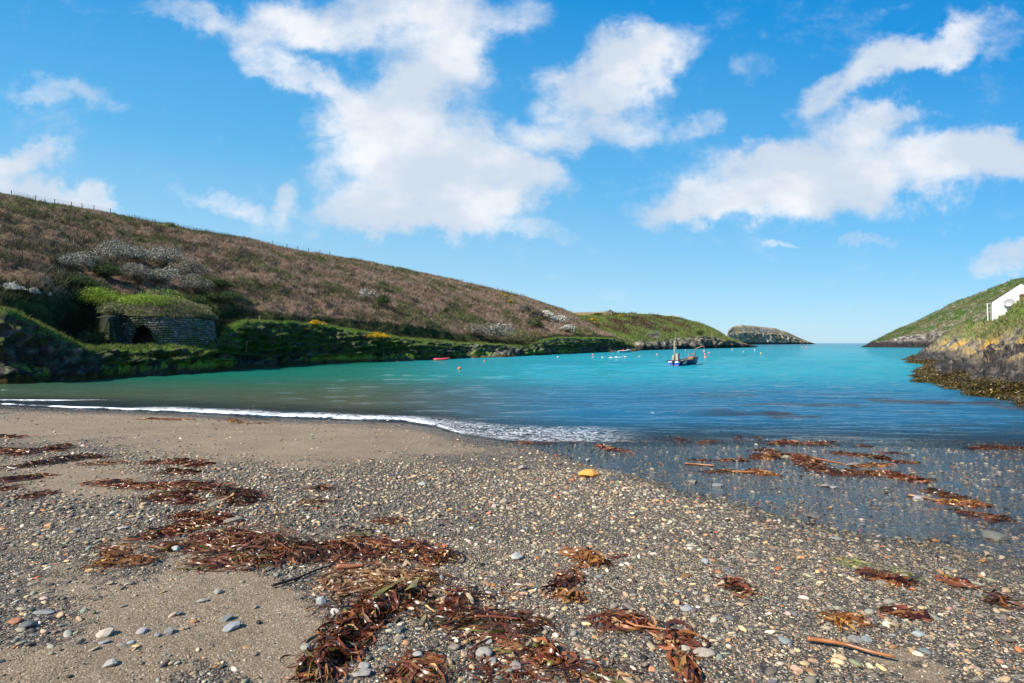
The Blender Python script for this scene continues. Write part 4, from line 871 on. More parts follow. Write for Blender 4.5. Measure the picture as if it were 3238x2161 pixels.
pile('kelp_pile', [(3150,1885),(3160,1910)], 6, .06, 14, 'tiny upright maroon blade at the right edge', 'red', wr=(.02, .035))
pile('green_weed', [(2670,1772),(2710,1788)], 9, .01, 34, 'bright yellow-green strands of weed at the stream edge, upper one', 'yellow', wr=(.003, .008), cat='seaweed', group='yellow-green weed at the stream edge')
pile('green_weed', [(2810,1808),(2860,1822)], 8, .01, 26, 'yellow-green weed strands behind the pleated red frond', 'yellow', wr=(.003, .008), cat='seaweed', group='yellow-green weed at the stream edge')
pile('net_scrap', [(628,1722),(632,1732),(655,1738)], 7, .03, 110, 'scrap of bright green fishing net left of the largest kelp heap', 'green', Lr=(.03, .09), wr=(.003, .007), cat='net', group='fishing net scraps', curl=2.5)
# pale dead blades that catch the eye
def blade(pts, wpx, col, label, name='seaweed_strip', cat='seaweed', h=.07, grp=None, round_=False):
    U = np.array([p[0] for p in pts], float); Vv = np.array([p[1] for p in pts], float); wx, wy, wz = ongr(U, Vv)
    k = 4*len(pts); s = np.linspace(0, len(pts)-1, k); x = np.interp(s, range(len(pts)), wx); y = np.interp(s, range(len(pts)), wy)
    wm_ = wpx/F*float(np.mean(wy)); z = G(x, y)+h
    mb = MB()
    if round_: mb.tube([(a, b, c) for a, b, c in zip(x, y, z)], [wm_*.5*(1-.45*i/k) for i in range(k)], 8)
    else:
        th = np.arctan2(np.gradient(y), np.gradient(x)); q = np.linspace(0, 1, k); ww = wm_*.5*np.clip(np.sin(pi*(q*.9+.07))**.5, .2, 1)*(1+.15*np.sin(q*17))
        tilt_ = .5*np.sin(q*6+wpx)
        for i in range(k):
            sx, sy = -sin(th[i])*ww[i], cos(th[i])*ww[i]; dz = ww[i]*tilt_[i]
            mb.v += [(x[i]-sx, y[i]-sy, z[i]-dz), (x[i], y[i], z[i]+.25*ww[i]), (x[i]+sx, y[i]+sy, z[i]+dz)]
        mb.f += [(i*3+j, i*3+j+1, (i+1)*3+j+1, (i+1)*3+j) for i in range(k-1) for j in range(2)]
    c = np.repeat((np.array(col)[None]*(.7+.6*vn(s*1.7+wpx, 3.3)[:, None])), (8 if round_ else 3), 0)
    o = mesh(name, np.array(mb.v), mb.f, kelp_mat, col=c, smooth=True); return tag(o, label, cat, grp)
blade([(660,1625),(690,1605),(730,1590),(738,1578)], 13, (.50,.34,.16), 'long buff dead kelp blade lying across the trail near the olive stone', h=.08)
blade([(1065,1807),(1110,1806),(1150,1802)], 18, (.42,.17,.08), 'thick pinkish orange kelp stalk under the largest heap', 'kelp_stalk', h=.04, round_=True)
blade([(860,1740+120),(930,1840),(1000,1810),(1060,1790)], 9, (.03,.018,.015), 'dark curved kelp stalk reaching down onto the sand', 'kelp_stalk', h=.02, round_=True)
blade([(840,1638),(880,1630),(915,1627)], 7, (.34,.20,.09), 'tan kelp stalk on the shingle right of the long olive stone', 'kelp_stalk', h=.02, round_=True)
blade([(1180,1925),(1230,1890),(1270,1865)], 20, (.17,.15,.03), 'broad olive kelp blade at the top of the kelp tail', h=.09)
blade([(1280,1900),(1310,1880),(1318,1860)], 17, (.30,.25,.09), 'pale olive blade next to the broad olive one', h=.08)
blade([(1330,2000),(1340,1975),(1345,1965)], 13, (.32,.24,.11), 'buff blade above the dark navy stone', h=.05)
blade([(1476,1895),(1490,1915),(1495,1930)], 13, (.46,.36,.22), 'pale cream blade near the centre', h=.05)
blade([(1500,1962),(1550,1962),(1600,1966),(1640,1970)], 9, (.20,.06,.03), 'straight red-brown stalk in the lower centre', 'kelp_stalk', h=.03, round_=True)
blade([(1980,1978),(2010,1992),(2060,1998),(2110,2006)], 8, (.42,.17,.06), 'orange stalk trailing right from the red kelp scrap', 'kelp_stalk', h=.03, round_=True)
blade([(1630,1878),(1660,1868),(1690,1868)], 15, (.42,.27,.13), 'buff curled blade in the middle right', h=.05)
blade([(1770,1902),(1800,1900),(1830,1882)], 15, (.30,.13,.04), 'glossy orange-brown strap blade right of centre', h=.07)
blade([(2165,1470),(2210,1473),(2260,1477)], 6, (.38,.16,.05), 'orange stalk pointing left in the stream shallows', 'kelp_stalk', h=.03, round_=True)
blade([(2315,1496),(2370,1498),(2400,1496)], 7, (.38,.17,.05), 'orange stalk joining the golden-brown frond', 'kelp_stalk', h=.03, round_=True)
blade([(2570,1464),(2620,1476),(2680,1490)], 8, (.30,.12,.05), 'long straight stalk on the main stream kelp heap', 'kelp_stalk', h=.12, round_=True)
blade([(2872,1572),(2920,1578),(2970,1592)], 8, (.36,.17,.08), 'brown stalk beside the white lumpy stone', 'kelp_stalk', h=.03, round_=True)
blade([(2552,2038),(2600,2044),(2680,2058),(2750,2080),(2830,2098)], 15, (.36,.14,.05), 'long orange-brown stick of kelp stalk lying on the right-hand shingle', 'kelp_stalk', 'stick', h=.04, round_=True)
blade([(2862,1850),(2890,1835),(2915,1820)], 6, (.07,.06,.05), 'short dark stick pointing up from the pleated red frond', 'stick', 'stick', h=.03, round_=True)

# ------------------------------------------------------------------ bushes
twig_mat = material('twigs', (.10, .075, .055), rough=.9)
bush_mat = material('bush_leaves', attr=True, rough=.75, spec=.2, var=.15, vscale=2, trans=.22)
def bush(u, v, wpx, hpx, label, kind, group=None, n=2600, H=HL, cl=cols, r0=cum[2], r1=cum[7]+6, lean=0.0, name=None, depth_r=.8, pos=None, cat='bush'):
    """u, v: foot of the bush in the photo; size in photo pixels"""
    p = np.array(pos) if pos is not None else locate(H, cl, u, v, r0, r1)
    D = p[1]; rx = wpx/F*D*.55; rz = hpx/F*D*.75; ry = rx*depth_r
    nl = 9; ang = rng.uniform(0, 2*pi, nl); rr = rng.uniform(0, .62, nl)**.8
    L = np.stack([np.cos(ang)*rr*rx, np.sin(ang)*rr*ry, rng.uniform(.35, 1.0, nl)*rz*.9*(1-.45*rr)], 1); Rr = rng.uniform(.32, .52, nl)
    k = rng.integers(0, nl, n); d = rng.normal(0, 1, (n, 3)); d /= np.linalg.norm(d, axis=1, keepdims=True); d[:, 2] = np.abs(d[:, 2])*.9-.25
    rad = rng.uniform(.45, 1.0, n)**.6*(1+.25*rng.normal(0, 1, n)*(rng.random(n) < .15))
    q = L[k]+d*np.stack([Rr[k]*rx, Rr[k]*ry, Rr[k]*rz], 1)*rad[:, None]*1.25
    q[:, 0] += lean*np.maximum(q[:, 2], 0); q[:, 2] = np.maximum(q[:, 2], .02*rz-.3)
    top = (q[:, 2]/rz > .32) & (rad > .66)
    pals = {'thorn': ([(4, (.15, .13, .10), .25), (2, (.09, .095, .05), .25)], [(3, (.60, .58, .50), .2), (2, (.30, .28, .22), .25)], .5),
            'thorn2': ([(5, (.14, .12, .085), .25), (3, (.08, .085, .04), .25)], [(3, (.48, .46, .40), .2), (3, (.25, .23, .18), .25)], .42),
            'white': ([(3, (.14, .12, .09), .25), (1, (.07, .08, .03), .25)], [(3, (.68, .66, .58), .12)], .85),
            'grey': ([(5, (.13, .105, .085), .25), (2, (.17, .14, .11), .2)], [(3, (.22, .18, .15), .15)], .4),
            'leaf': ([(4, (.17, .27, .025), .25), (3, (.24, .34, .035), .25), (1.5, (.16, .14, .07), .2)], [(3, (.30, .42, .05), .2)], .5),
            'leaf2': ([(3, (.10, .15, .035), .25), (2, (.15, .13, .07), .25)], [(3, (.24, .22, .12), .2)], .5),
            'gorse': ([(4, (.045, .075, .018), .25), (2, (.08, .09, .03), .25)], [(4, (.72, .42, .015), .15)], .72),
            'green': ([(4, (.035, .062, .018), .3), (2, (.06, .085, .03), .25)], [(2, (.08, .11, .035), .2)], .4)}
    A, B, pr = pals[kind]; c = cols_pick(n, A); isb = top & (rng.random(n) < pr); c[isb] = cols_pick(int(isb.sum()), B)
    sz = rng.uniform(.6, 1.3, n)*max(.055, 1.25/F*D*3.16*.42)*(1.0 if kind not in ('gorse',) else .9)
    a = rng.normal(0, 1, (n, 3)); a /= np.linalg.norm(a, axis=1, keepdims=True); b_ = np.cross(a, rng.normal(0, 1, (n, 3))); b_ /= np.linalg.norm(b_, axis=1, keepdims=True)
    el = rng.uniform(.5, 1.6, n)[:, None]
    V = np.stack([q-a*sz[:, None]*el, q+b_*sz[:, None]*.6, q+a*sz[:, None]*el, q-b_*sz[:, None]*.6], 1)
    nm = name or {'thorn': 'blackthorn_bush', 'thorn2': 'blackthorn_bush', 'white': 'blackthorn_bush', 'gorse': 'gorse_bush'}.get(kind, 'bush')
    root = empty(nm, p, label, cat, group)
    isb = isb if kind in ('thorn', 'thorn2', 'white', 'gorse') else isb & False; keep = ~isb; fc = lambda m_: np.arange(int(m_.sum())*4).reshape(-1, 4)
    mesh('foliage', V[keep].reshape(-1, 3), fc(keep), bush_mat, root, np.repeat(c[keep], 4, 0), False)
    if isb.any(): mesh('blossom' if kind in ('thorn', 'thorn2', 'white', 'gorse') else 'leaf_tips', V[isb].reshape(-1, 3), fc(isb), bush_mat, root, np.repeat(c[isb], 4, 0), False)
    mb = MB()
    for i in range(nl):
        e = Vector(L[i]); e.x += lean*e.z; m_ = e*.5+Vector((0, 0, .12*rz)); mb.tube([(0, 0, -.3), m_, e], [.035+.012*rz, .03, .012], 5)
    mb.build('branches', twig_mat, root); return root
GB = 'blackthorn bushes in blossom on the hillside'
for a in [(215, 862, 105, 85, 'whitish blackthorn at the left end of the big thicket', 'thorn'), (275, 850, 90, 70, 'greyish blackthorn second from the left in the big thicket', 'thorn2'),
          (352, 838, 120, 100, 'tallest pale blackthorn in the middle of the big thicket', 'thorn'), (440, 835, 130, 95, 'broad pale blackthorn right of the tallest one', 'thorn'),
          (520, 850, 110, 90, 'pale blackthorn on the right shoulder of the big thicket', 'thorn'), (330, 885, 130, 70, 'dark lower blackthorn under the tallest one', 'green'),
          (420, 892, 130, 80, 'blossoming blackthorn in the lower middle of the thicket', 'thorn2'), (500, 905, 120, 80, 'blossoming blackthorn at the lower right of the thicket', 'thorn'),
          (590, 888, 120, 90, 'grey-green blackthorn beyond the right shoulder', 'thorn2'), (620, 935, 130, 80, 'dull blackthorn lowest at the right of the thicket', 'thorn2'), (680, 925, 110, 70, 'dark scrub bush trailing off the thicket', 'green'),
          (255, 925, 150, 70, 'dark hollow scrub below the left end of the thicket', 'green'), (700, 962, 130, 60, 'low dark scrub above the path right of the thicket', 'green'), (590, 975, 150, 60, 'low dark scrub behind the kiln', 'green')]:
    bush(*a, group=GB if a[5] != 'green' else 'dark scrub on the hillside', n=5200)
bush(40, 925, 55, 42, 'small white blossom bush at the far left of the hillside', 'white', GB, n=1100)
bush(104, 940, 34, 34, 'little white blossom bush right of the far left one', 'white', GB, n=700)
bush(140, 938, 22, 20, 'tiniest white blossom bush at the left of the hillside', 'white', GB, n=400)
bush(1158, 958, 62, 66, 'solitary pale blackthorn halfway up the bare brown slope', 'thorn', GB, n=2200)
bush(1205, 972, 66, 56, 'dark leafy half of the solitary bush pair on the brown slope', 'green', 'dark scrub on the hillside', n=1800)
bush(1505, 1068, 90, 62, 'windswept grey blackthorn above the coast path', 'thorn2', GB, n=2600, lean=.3)
bush(1560, 1078, 110, 72, 'windswept blackthorn with pale top, middle of the pair above the path', 'thorn', GB, n=3200, lean=.3)
bush(1625, 1084, 100, 60, 'dark windswept bush at the right of the pair above the path', 'leaf2', 'dark scrub on the hillside', n=2400, lean=.3)
bush(1725, 1008, 60, 34, 'white blossom bush on the far slope, upper one', 'white', GB, n=1300, lean=.2)
bush(1760, 1024, 60, 34, 'white blossom bush on the far slope, middle one', 'white', GB, n=1300, lean=.2)
bush(1790, 1052, 50, 36, 'white blossom bush on the far slope, lowest one', 'white', GB, n=1300, lean=.2)
bush(1650, 990, 80, 34, 'grey-brown bare thicket left of the white blossom bushes', 'grey', 'bare grey thickets', n=1600, lean=.3)
bush(1700, 1010, 60, 30, 'second grey-brown bare thicket beside the white blossom bushes', 'grey', 'bare grey thickets', n=1200, lean=.3)
bush(1690, 1040, 60, 44, 'dark green bush below the bare thickets', 'green', 'dark scrub on the hillside', n=1500)
bush(1408, 994, 26, 26, 'small round green bush on the brown slope', 'green', 'dark scrub on the hillside', n=600)
bush(1000, 990, 44, 26, 'small olive bush at the foot of the brown slope', 'leaf2', 'dark scrub on the hillside', n=700)
bush(1112, 875, 0+20, 10, 'dark scrub tuft near the ridge line', 'green', 'dark scrub on the hillside', n=300)
GG = 'gorse bushes in yellow flower'
bush(998, 1032, 62, 24, 'yellow gorse on the cliff top above the coast path, left one', 'gorse', GG, n=1500, r1=cum[4])
bush(965, 1045, 30, 14, 'small yellow gorse just below the left cliff-top gorse', 'gorse', GG, n=500, r1=cum[4])
bush(1188, 1074, 86, 30, 'largest yellow gorse, on the cliff edge', 'gorse', GG, n=2400, r1=cum[4])
bush(1152, 1072, 24, 12, 'small yellow gorse at the left of the largest one', 'gorse', GG, n=400, r1=cum[4])
bush(1424, 886, 17, 10, 'tiny gorse standing on the ridge line', 'gorse', GG, n=260)
bush(1586, 934, 18, 13, 'gorse on the green patch of the far slope, upper left', 'gorse', GG, n=300)
bush(1600, 940, 14, 10, 'gorse on the green patch of the far slope, next to the upper left one', 'gorse', GG, n=260)
bush(1613, 960, 14, 16, 'gorse on the green patch of the far slope, lower one', 'gorse', GG, n=300)
for a in [(1875, 1016, 34, 9, 'gorse strip at the left of the far headland'), (1884, 1024, 14, 8, 'single gorse under the gorse strip of the far headland'), (1962, 1003, 24, 7, 'gorse on the brown heath of the far headland'),
          (2115, 1000.5, 60, 4, 'long gorse line on the crest of the far headland')]:
    bush(*a, 'gorse', GG, n=420, H=H2, cl=cols2, r0=cu2[1], r1=cu2[5]+3)
bush(1930, 991, 22, 12, 'dark hawthorn clump on the skyline of the far headland', 'green', 'dark scrub on the hillside', n=350, H=H2, cl=cols2, r0=cu2[3], r1=cu2[5]+3)
bush(1890, 997, 44, 8, 'dark hedge between tan field and green field', 'green', 'dark scrub on the hillside', n=500, H=H2, cl=cols2, r0=cu2[3], r1=cu2[5]+3)
bush(2215, 1062, 36, 20, 'dark green bush on the rocks of the far headland', 'green', 'dark scrub on the hillside', n=500, H=H2, cl=cols2, r0=cu2[1], r1=cu2[5]+3)

# ------------------------------------------------------------------ lime kiln
KX, KY = -37.6, 55.0; KZ = 2.6; KR = 5.1; KH = 3.1
stone_m = bpy.data.materials.new('dry_stone'); stone_m.use_nodes = True; t = NT(stone_m.node_tree); t.n.clear()
a_ = t.new('ShaderNodeAttribute', attribute_name='col').outputs['Color']; P = t.new('ShaderNodeTexCoord').outputs['Object']; nz = t.noise(P, 6, 5, .65)
b = t.new('ShaderNodeBsdfPrincipled'); t.l.new(t.mix(1.0, a_, nz.outputs['Fac'], 'MULTIPLY'), b.inputs['Base Color']); b.inputs['Roughness'].default_value = .9; b.inputs['Specular IOR Level'].default_value = .15
bb = t.new('ShaderNodeBump'); bb.inputs['Distance'].default_value = .04; t.l.new(nz.outputs['Fac'], bb.inputs['Height']); t.l.new(bb.outputs[0], b.inputs['Normal'])
o_ = t.new('ShaderNodeOutputMaterial'); t.l.new(b.outputs[0], o_.inputs[0])
def stonewall(P, Nn, s, h):
    """push a wall sheet out into courses of rough stones; s = distance along, h = height"""
    ch = .23; hw = h+.30*(fbm(s*.8, h*.8, 1, 3)-.5); r_ = np.floor(hw/ch); fr_ = hw/ch-r_
    ln = .26+.42*_h(r_, r_*0+3, r_*0); ss_ = s/ln+_h(r_, r_*0, r_*0+9)*7+.9*(fbm(s*1.5, h*2.5+r_*3.7, 5, 2)-.5); k = np.floor(ss_); fs = ss_-k
    e = np.minimum(np.minimum(fr_, 1-fr_)*ch, np.minimum(fs, 1-fs)*ln)
    hgt = sst(e+.03*(fbm(s*6, h*6, 2, 2)-.5), .0, .06)*.12+.05*_h(k, r_, k*0+2)*sst(e, 0, .03); col_ = .35+.65*_h(k, r_, k*0+5)
    cc = np.array([.27, .26, .235])*col_[..., None]*sst(e, -.01, .03)[..., None]; tn = (_h(k, r_, k*0+7) > .86)[..., None]; cc = np.where(tn, cc*np.array([1.35, 1.05, .75]), cc)
    cc = lerp(cc, np.array([.07, .10, .03]), (sst(fbm(P[..., 0]*.9, P[..., 1]*.9, P[..., 2]*.9, 4), .54, .66)*.7)[..., None])
    return P+Nn*hgt[..., None], np.clip(cc*1.9, 0, 1)
kiln = empty('lime_kiln', (0, 0, 0), 'round stone lime kiln with dark arched opening and bushes on top', 'lime kiln')
# drum: angle from -x (left) round the front (-y) to +x
th = np.linspace(radians(-60), radians(135), 620); hh = np.linspace(0, 1, 150)   # measured from -y, positive to +x
TH, Hh = np.meshgrid(th, hh); topz = KH*(1-.06*sst(TH, .9, 1.9)+.04*(fbm(TH*3, 1.1, o=2)-.5)); Rr = KR*(1-.07*Hh)
Nn = np.stack([np.sin(TH), -np.cos(TH), 0*TH], -1); Pn = np.stack([KX+Rr*np.sin(TH), KY-Rr*np.cos(TH), KZ-.4+(topz+.4)*Hh], -1)
Pn, kc = stonewall(Pn, Nn, TH*KR, Pn[..., 2]-KZ)
AC = radians(16.5)                                     # centre of the arch
sarc = (TH-AC)*KR; zl = Pn[..., 2]-KZ; aw = .98*np.sqrt(np.clip(1-np.clip(zl/2.15, 0, 1)**1.5, 0, 1)); hole = (np.abs(sarc) < aw) & (zl < 2.15)
Fg = grid_faces(*TH.shape); keep = ~hole.ravel()[Fg].any(1)
mesh('drum_wall', Pn, Fg[keep], stone_m, kiln, kc)
# tunnel walls behind the arch
mb = MB(); ca, sa = cos(AC), sin(AC); aprof = [(x_, 2.22*(1-min(abs(x_)/1.2, 1)**2)**(1/1.7)) for x_ in np.linspace(-1.2, 1.2, 21)]
for dd_ in (.12, -2.4):
    R_ = KR+dd_-.05
    for x_, z_ in aprof: mb.v.append((KX+R_*sa+x_*ca, KY-R_*ca+x_*sa, KZ-.2+z_*1.02))
mb.f += [(i, i+1, 22+i, 21+i) for i in range(20)]+[tuple(range(21, 42))]
dark_m = material('dark_stone', (.06, .055, .05), rough=.95, bump=.1, bscale=5)  # tunnel stone, darker than the drum wall
mb.build('arch_tunnel', dark_m, kiln)
# wing wall closing the left side of the forecourt; faces away from the sun
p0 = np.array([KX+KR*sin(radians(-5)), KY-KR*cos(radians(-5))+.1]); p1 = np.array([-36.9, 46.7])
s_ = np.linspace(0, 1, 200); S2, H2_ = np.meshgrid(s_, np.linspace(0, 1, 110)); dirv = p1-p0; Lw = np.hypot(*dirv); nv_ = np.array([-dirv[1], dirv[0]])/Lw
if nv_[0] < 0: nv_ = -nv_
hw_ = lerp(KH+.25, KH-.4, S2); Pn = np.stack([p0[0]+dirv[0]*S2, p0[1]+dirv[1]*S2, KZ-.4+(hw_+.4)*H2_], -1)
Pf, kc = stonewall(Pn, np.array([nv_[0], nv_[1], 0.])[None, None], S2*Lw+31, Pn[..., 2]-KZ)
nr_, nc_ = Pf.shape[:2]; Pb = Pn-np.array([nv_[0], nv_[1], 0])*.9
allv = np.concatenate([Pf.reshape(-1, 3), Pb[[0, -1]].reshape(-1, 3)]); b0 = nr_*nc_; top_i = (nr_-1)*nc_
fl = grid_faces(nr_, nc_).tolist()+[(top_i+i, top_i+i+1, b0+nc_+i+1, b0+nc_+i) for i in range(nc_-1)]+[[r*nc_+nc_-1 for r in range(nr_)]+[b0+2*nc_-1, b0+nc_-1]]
mesh('wing_wall', allv, fl, stone_m, kiln, np.concatenate([kc.reshape(-1, 3)*.4, np.tile(np.array([.07, .09, .03]), (2*nc_, 1))]))  # face stones' colour darkened to deepen the wall's shade
# earth dome over the drum
rr_ = np.linspace(0, 1, 26); an = np.linspace(0, 2*pi, 90); A_, R_ = np.meshgrid(an, rr_); rad = KR*.97*R_
Zd = KZ+KH-.06+2.3*(1-R_**2)**.75*np.clip(1-.25*np.sin(A_-pi)*0, 0, 1)+.3*(fbm(np.cos(A_)*R_*4, np.sin(A_)*R_*4, 2, 3)-.5)
dome = mesh('turf_dome', np.stack([KX+rad*np.cos(A_), KY+rad*np.sin(A_), Zd], -1), grid_faces(*A_.shape), material('dome_earth', (.09, .085, .04), rough=.95, bump=.15), kiln)
q = rng.random(5200)**.5; an = rng.uniform(0, 2*pi, 5200); Pd = np.stack([KX+KR*q*np.cos(an), KY+KR*q*np.sin(an), KZ+KH-.1+2.3*(1-q**2)**.75], 1)
V, Fc, c = tufts(Pd, .22, .045, 5, cols_pick(len(Pd), [(3, (.24, .19, .13), .2), (2, (.12, .16, .04), .2)]), .45)
mesh('dome_grass', V, Fc, veg_mat, kiln, c, False)['kind'] = 'stuff'
bush(0, 0, 235, 95, 'bright green leafy bush growing on top of the lime kiln', 'leaf', 'green bushes round the lime kiln', n=7000, pos=(KX+.6, KY-3.0, KZ+KH+.55), depth_r=.7)
bush(0, 0, 120, 60, 'brownish green bush on the right shoulder of the kiln top', 'leaf2', 'green bushes round the lime kiln', n=3600, pos=(KX+3.6, KY-.2, KZ+KH-.1), depth_r=.8)
bush(0, 0, 95, 105, 'brown bramble bush growing over the left end of the kiln wing wall', 'leaf2', 'green bushes round the lime kiln', n=4200, pos=(-38.3, 47.2, 2.5), depth_r=.8)
bush(0, 0, 90, 50, 'dull scrubby bush on top of the kiln wing wall', 'leaf2', 'green bushes round the lime kiln', n=2600, pos=(-37.9, 48.6, KZ+KH-.1), depth_r=.9)
bush(0, 0, 150, 85, 'green bush standing left behind the lime kiln', 'leaf', 'green bushes round the lime kiln', n=5200, pos=(KX-4.6, KY-2.6, KZ+KH+.9), depth_r=.8)
bush(0, 0, 130, 60, 'straggly brown bush between the two green kiln bushes', 'leaf2', 'green bushes round the lime kiln', n=3200, pos=(KX-2.2, KY-3.0, KZ+KH+.3), depth_r=.8)

# ------------------------------------------------------------------ ridge fence
post_m = material('weathered_post', (.16, .14, .12), rough=.9); wire_m = material('fence_wire', (.22, .22, .22), rough=.5, metal=.6)
def fence(us, label, hpost):
    pr_ = [locate(HL, cols, u, float(I(u, ru, rv)), cum[6], cum[7]+2) for u in us]
    pr_ = [max((HL[r, int(np.argmin(np.abs(cols-u)))] for r in range(cum[6]+40, cum[8])), key=lambda q: (q[2]-HC)/q[1]) for u in us]
    root = empty('wire_fence', pr_[0], label, 'fence', 'fences along the ridge'); o0 = np.array(pr_[0])
    for p in pr_:
        b_ = np.array(p)-o0; mb = MB(); tl = rng.normal(0, .05, 2); k = max(1, p[1]/90)
        mb.tube([(b_[0], b_[1], b_[2]-.4), (b_[0]+tl[0], b_[1]+tl[1], b_[2]+hpost)], .06*k, 7); mb.build('post', post_m, root)
    for hz in (.35, .62, .9):
        mb = MB(); mb.tube([tuple(np.array(p)-o0+np.array([0, 0, hpost*hz])) for p in pr_], .014, 4); mb.build('wire', wire_m, root)
fence([36, 112, 173, 227, 261, 296, 348], 'wire fence with leaning posts on the ridge at far left', .95)
fence([426, 493, 564, 623, 700], 'sparse short fence posts on the ridge above the blackthorn thicket', .75)
fence([862, 908, 941, 976, 1012, 1044], 'wire fence on the grassy notch of the ridge, upper middle', 1.3)
fence([1460, 1575, 1591, 1605, 1617, 1648, 1655], 'row of tiny posts on the ridge beyond the lone gorse', 1.2)

# ------------------------------------------------------------------ boats
def paint(name, col, rough=.35, **k): return material(name, col, rough=rough, spec=.5, var=k.pop('var', .12), vscale=4, **k)
navy = paint('navy_hull_paint', (.008, .018, .10)); blue = paint('blue_transom_paint', (.01, .10, .52)); red_p = paint('red_boot_paint', (.38, .03, .03)); black_p = paint('black_rubber', (.012, .012, .014), .6)
white_p = paint('white_paint', (.75, .76, .76)); rust = paint('rusty_steel', (.22, .13, .085), .8, var=.35); galv = paint('galvanised_steel', (.32, .31, .28), .55); wood_p = paint('cream_mast_paint', (.36, .31, .20), .6); deck_p = paint('grey_deck', (.12, .12, .115), .8)
BD = 69.5; bx, by = (2170-F)/F*BD, BD
boat = empty('fishing_boat', (bx, by, 0), 'small navy open fishing boat with bright blue stern, mast and davit, moored in the bay', 'fishing boat', rz=math.atan2(.67, .74), s=1.12)
# boat space: +x bow, +y port, z up; hull by stations
L_ = 5.6
st_ = np.linspace(0, 1, 22)
def half(s): return .82*(1-max(0, (s-.35)/.65)**2.2)+.02
def sheer(s): return .62+.34*s**2
hull = []
for s in st_:
    hb, zs = half(s), sheer(s); kz = -.25+.5*max(0, (s-.72)/.28)**2
    hull.append([(s*L_-2.8-.0+(.10*(f-1))+.45*f*max(0, s-.8), hb*(f**.45 if f > 0 else 0)*(1.0+.04*f), lerp(kz, zs, f)) for f in np.linspace(0, 1, 9)])
hull = np.array(hull)
def hull_side(sgn): h = hull.copy(); h[..., 1] *= sgn; return h
top_ = MB(); low = MB()
for sg in (1, -1):
    h = hull_side(sg); b0 = len(top_.v); top_.v += [tuple(p) for p in h.reshape(-1, 3)]
    for i in range(21):
        for j in range(8):
            f = (b0+i*9+j, b0+(i+1)*9+j, b0+(i+1)*9+j+1, b0+i*9+j+1); top_.f.append(f if sg < 0 else f[::-1])
top_.build('hull', navy, boat, True)
mb = MB(); tr_ = [tuple(p+np.array([-.012, 0, 0])) for p in hull_side(1)[0]]+[tuple(p+np.array([-.012, 0, 0])) for p in hull_side(-1)[0][::-1]]
mb.add(tr_, [tuple(range(len(tr_)))]); mb.build('transom', blue, boat)
mb = MB()   # boot stripe
for sg in (1, -1):
    h = hull_side(sg); pts = [tuple(h[i, 3]*np.array([1, 1.012, 1])+np.array([0, sg*.008, 0])) for i in range(0, 14)]
    V = []
    for p in pts: V += [(p[0], p[1], -.03), (p[0], p[1]+sg*.01, .055)]
    mb.add(V, [(2*i, 2*i+2, 2*i+3, 2*i+1) for i in range(len(pts)-1)])
mb.box((-2.925, 0, .03), (.02, 1.32, .10)); mb.build('boot_stripe', red_p, boat)
mb = MB()
for sg in (1, -1): h = hull_side(sg); mb.tube([tuple(h[i, 8]+np.array([0, sg*.02, -.03])) for i in range(22)], .05, 6)
mb.box((-2.86, 0, .60), (.12, 1.72, .11)); mb.build('gunwale', black_p, boat)
mb = MB(); hi = [tuple(hull[i, 5]*np.array([1, .97, 1])) for i in range(22)]; lo = [(p[0], -p[1], p[2]) for p in hi]
mb.add(hi+lo, [(i, i+1, 22+i+1, 22+i) for i in range(21)]); mb.build('deck', deck_p, boat)
mb = MB()
for sg in (1, -1): h = hull_side(sg)*np.array([1, .95, 1]); b0 = len(mb.v); mb.v += [tuple(p) for i in range(22) for p in (h[i, 4], h[i, 8])]; mb.f += [(b0+2*i, b0+2*i+2, b0+2*i+3, b0+2*i+1) for i in range(21)]
mb.build('inner_side', deck_p, boat)
for sg in (1, -1): mb = MB(); mb.box((-2.945, sg*.42, .47), (.03, .44, .13)); mb.build('white_patch', white_p, boat)
mb = MB(); mb.box((-2.99, 0, .26), (.10, .16, .66)); mb.tube([(-3.03, 0, .55), (-3.03, 0, -.2)], .05, 8); mb.build('rudder', black_p, boat)
mast = MB(); mast.tube([(-2.35, .22, .3), (-2.36, .23, 2.95)], [.075, .05], 10); mast = mast.build('mast', wood_p, boat, True)
mb = MB(); mb.tube([(-2.2, .10, 1.9), (-2.2, .10, 4.0)], .018, 6); mb.lathe([(.0, 0), (.055, .02), (.055, .22), (0, .25)], (-2.2, .10, 1.95), 8); mb.build('antenna', galv, boat)
mb = MB(); mb.box((-2.05, -.02, .95), (.42, .34, .95)); mb.box((-2.05, -.02, 1.45), (.50, .42, .05)); cab = mb.build('wheel_console', galv, boat)
mb = MB(); mb.box((-2.25, .36, .85), (.30, .26, .80)); mb.build('engine_box', galv, boat)
mb = MB(); mb.box((-1.83, -.02, 1.2), (.02, .26, .3)); mb.build('screen', black_p, cab)
mb = MB(); mb.tube([(1.55, -.28, .45), (1.58, -.28, 1.75), (1.70, -.36, 2.02), (2.1, -.95, 2.28), (2.2, -1.12, 2.28), (2.2, -1.16, 2.16)], [.08, .07, .07, .06, .05, .05], 8); dav = mb.build('davit', rust, boat, True)
mb = MB(); mb.tube([(2.2, -1.16, 2.16), (2.2, -1.16, 1.80)], .02, 5); mb.lathe([(0, 0), (.09, .04), (.14, .16), (.10, .28), (0, .33)], (2.2, -1.16, 1.48), 10); mb.build('hauler_block', galv, dav)
mb = MB(); mb.tube([(1.6, .42, .5), (1.6, .42, 1.25), (1.62, .30, 1.38), (1.62, -.02, 1.40), (1.6, -.12, 1.28), (1.6, -.12, .6)], .045, 8); mb.build('bow_frame', rust, boat, True)
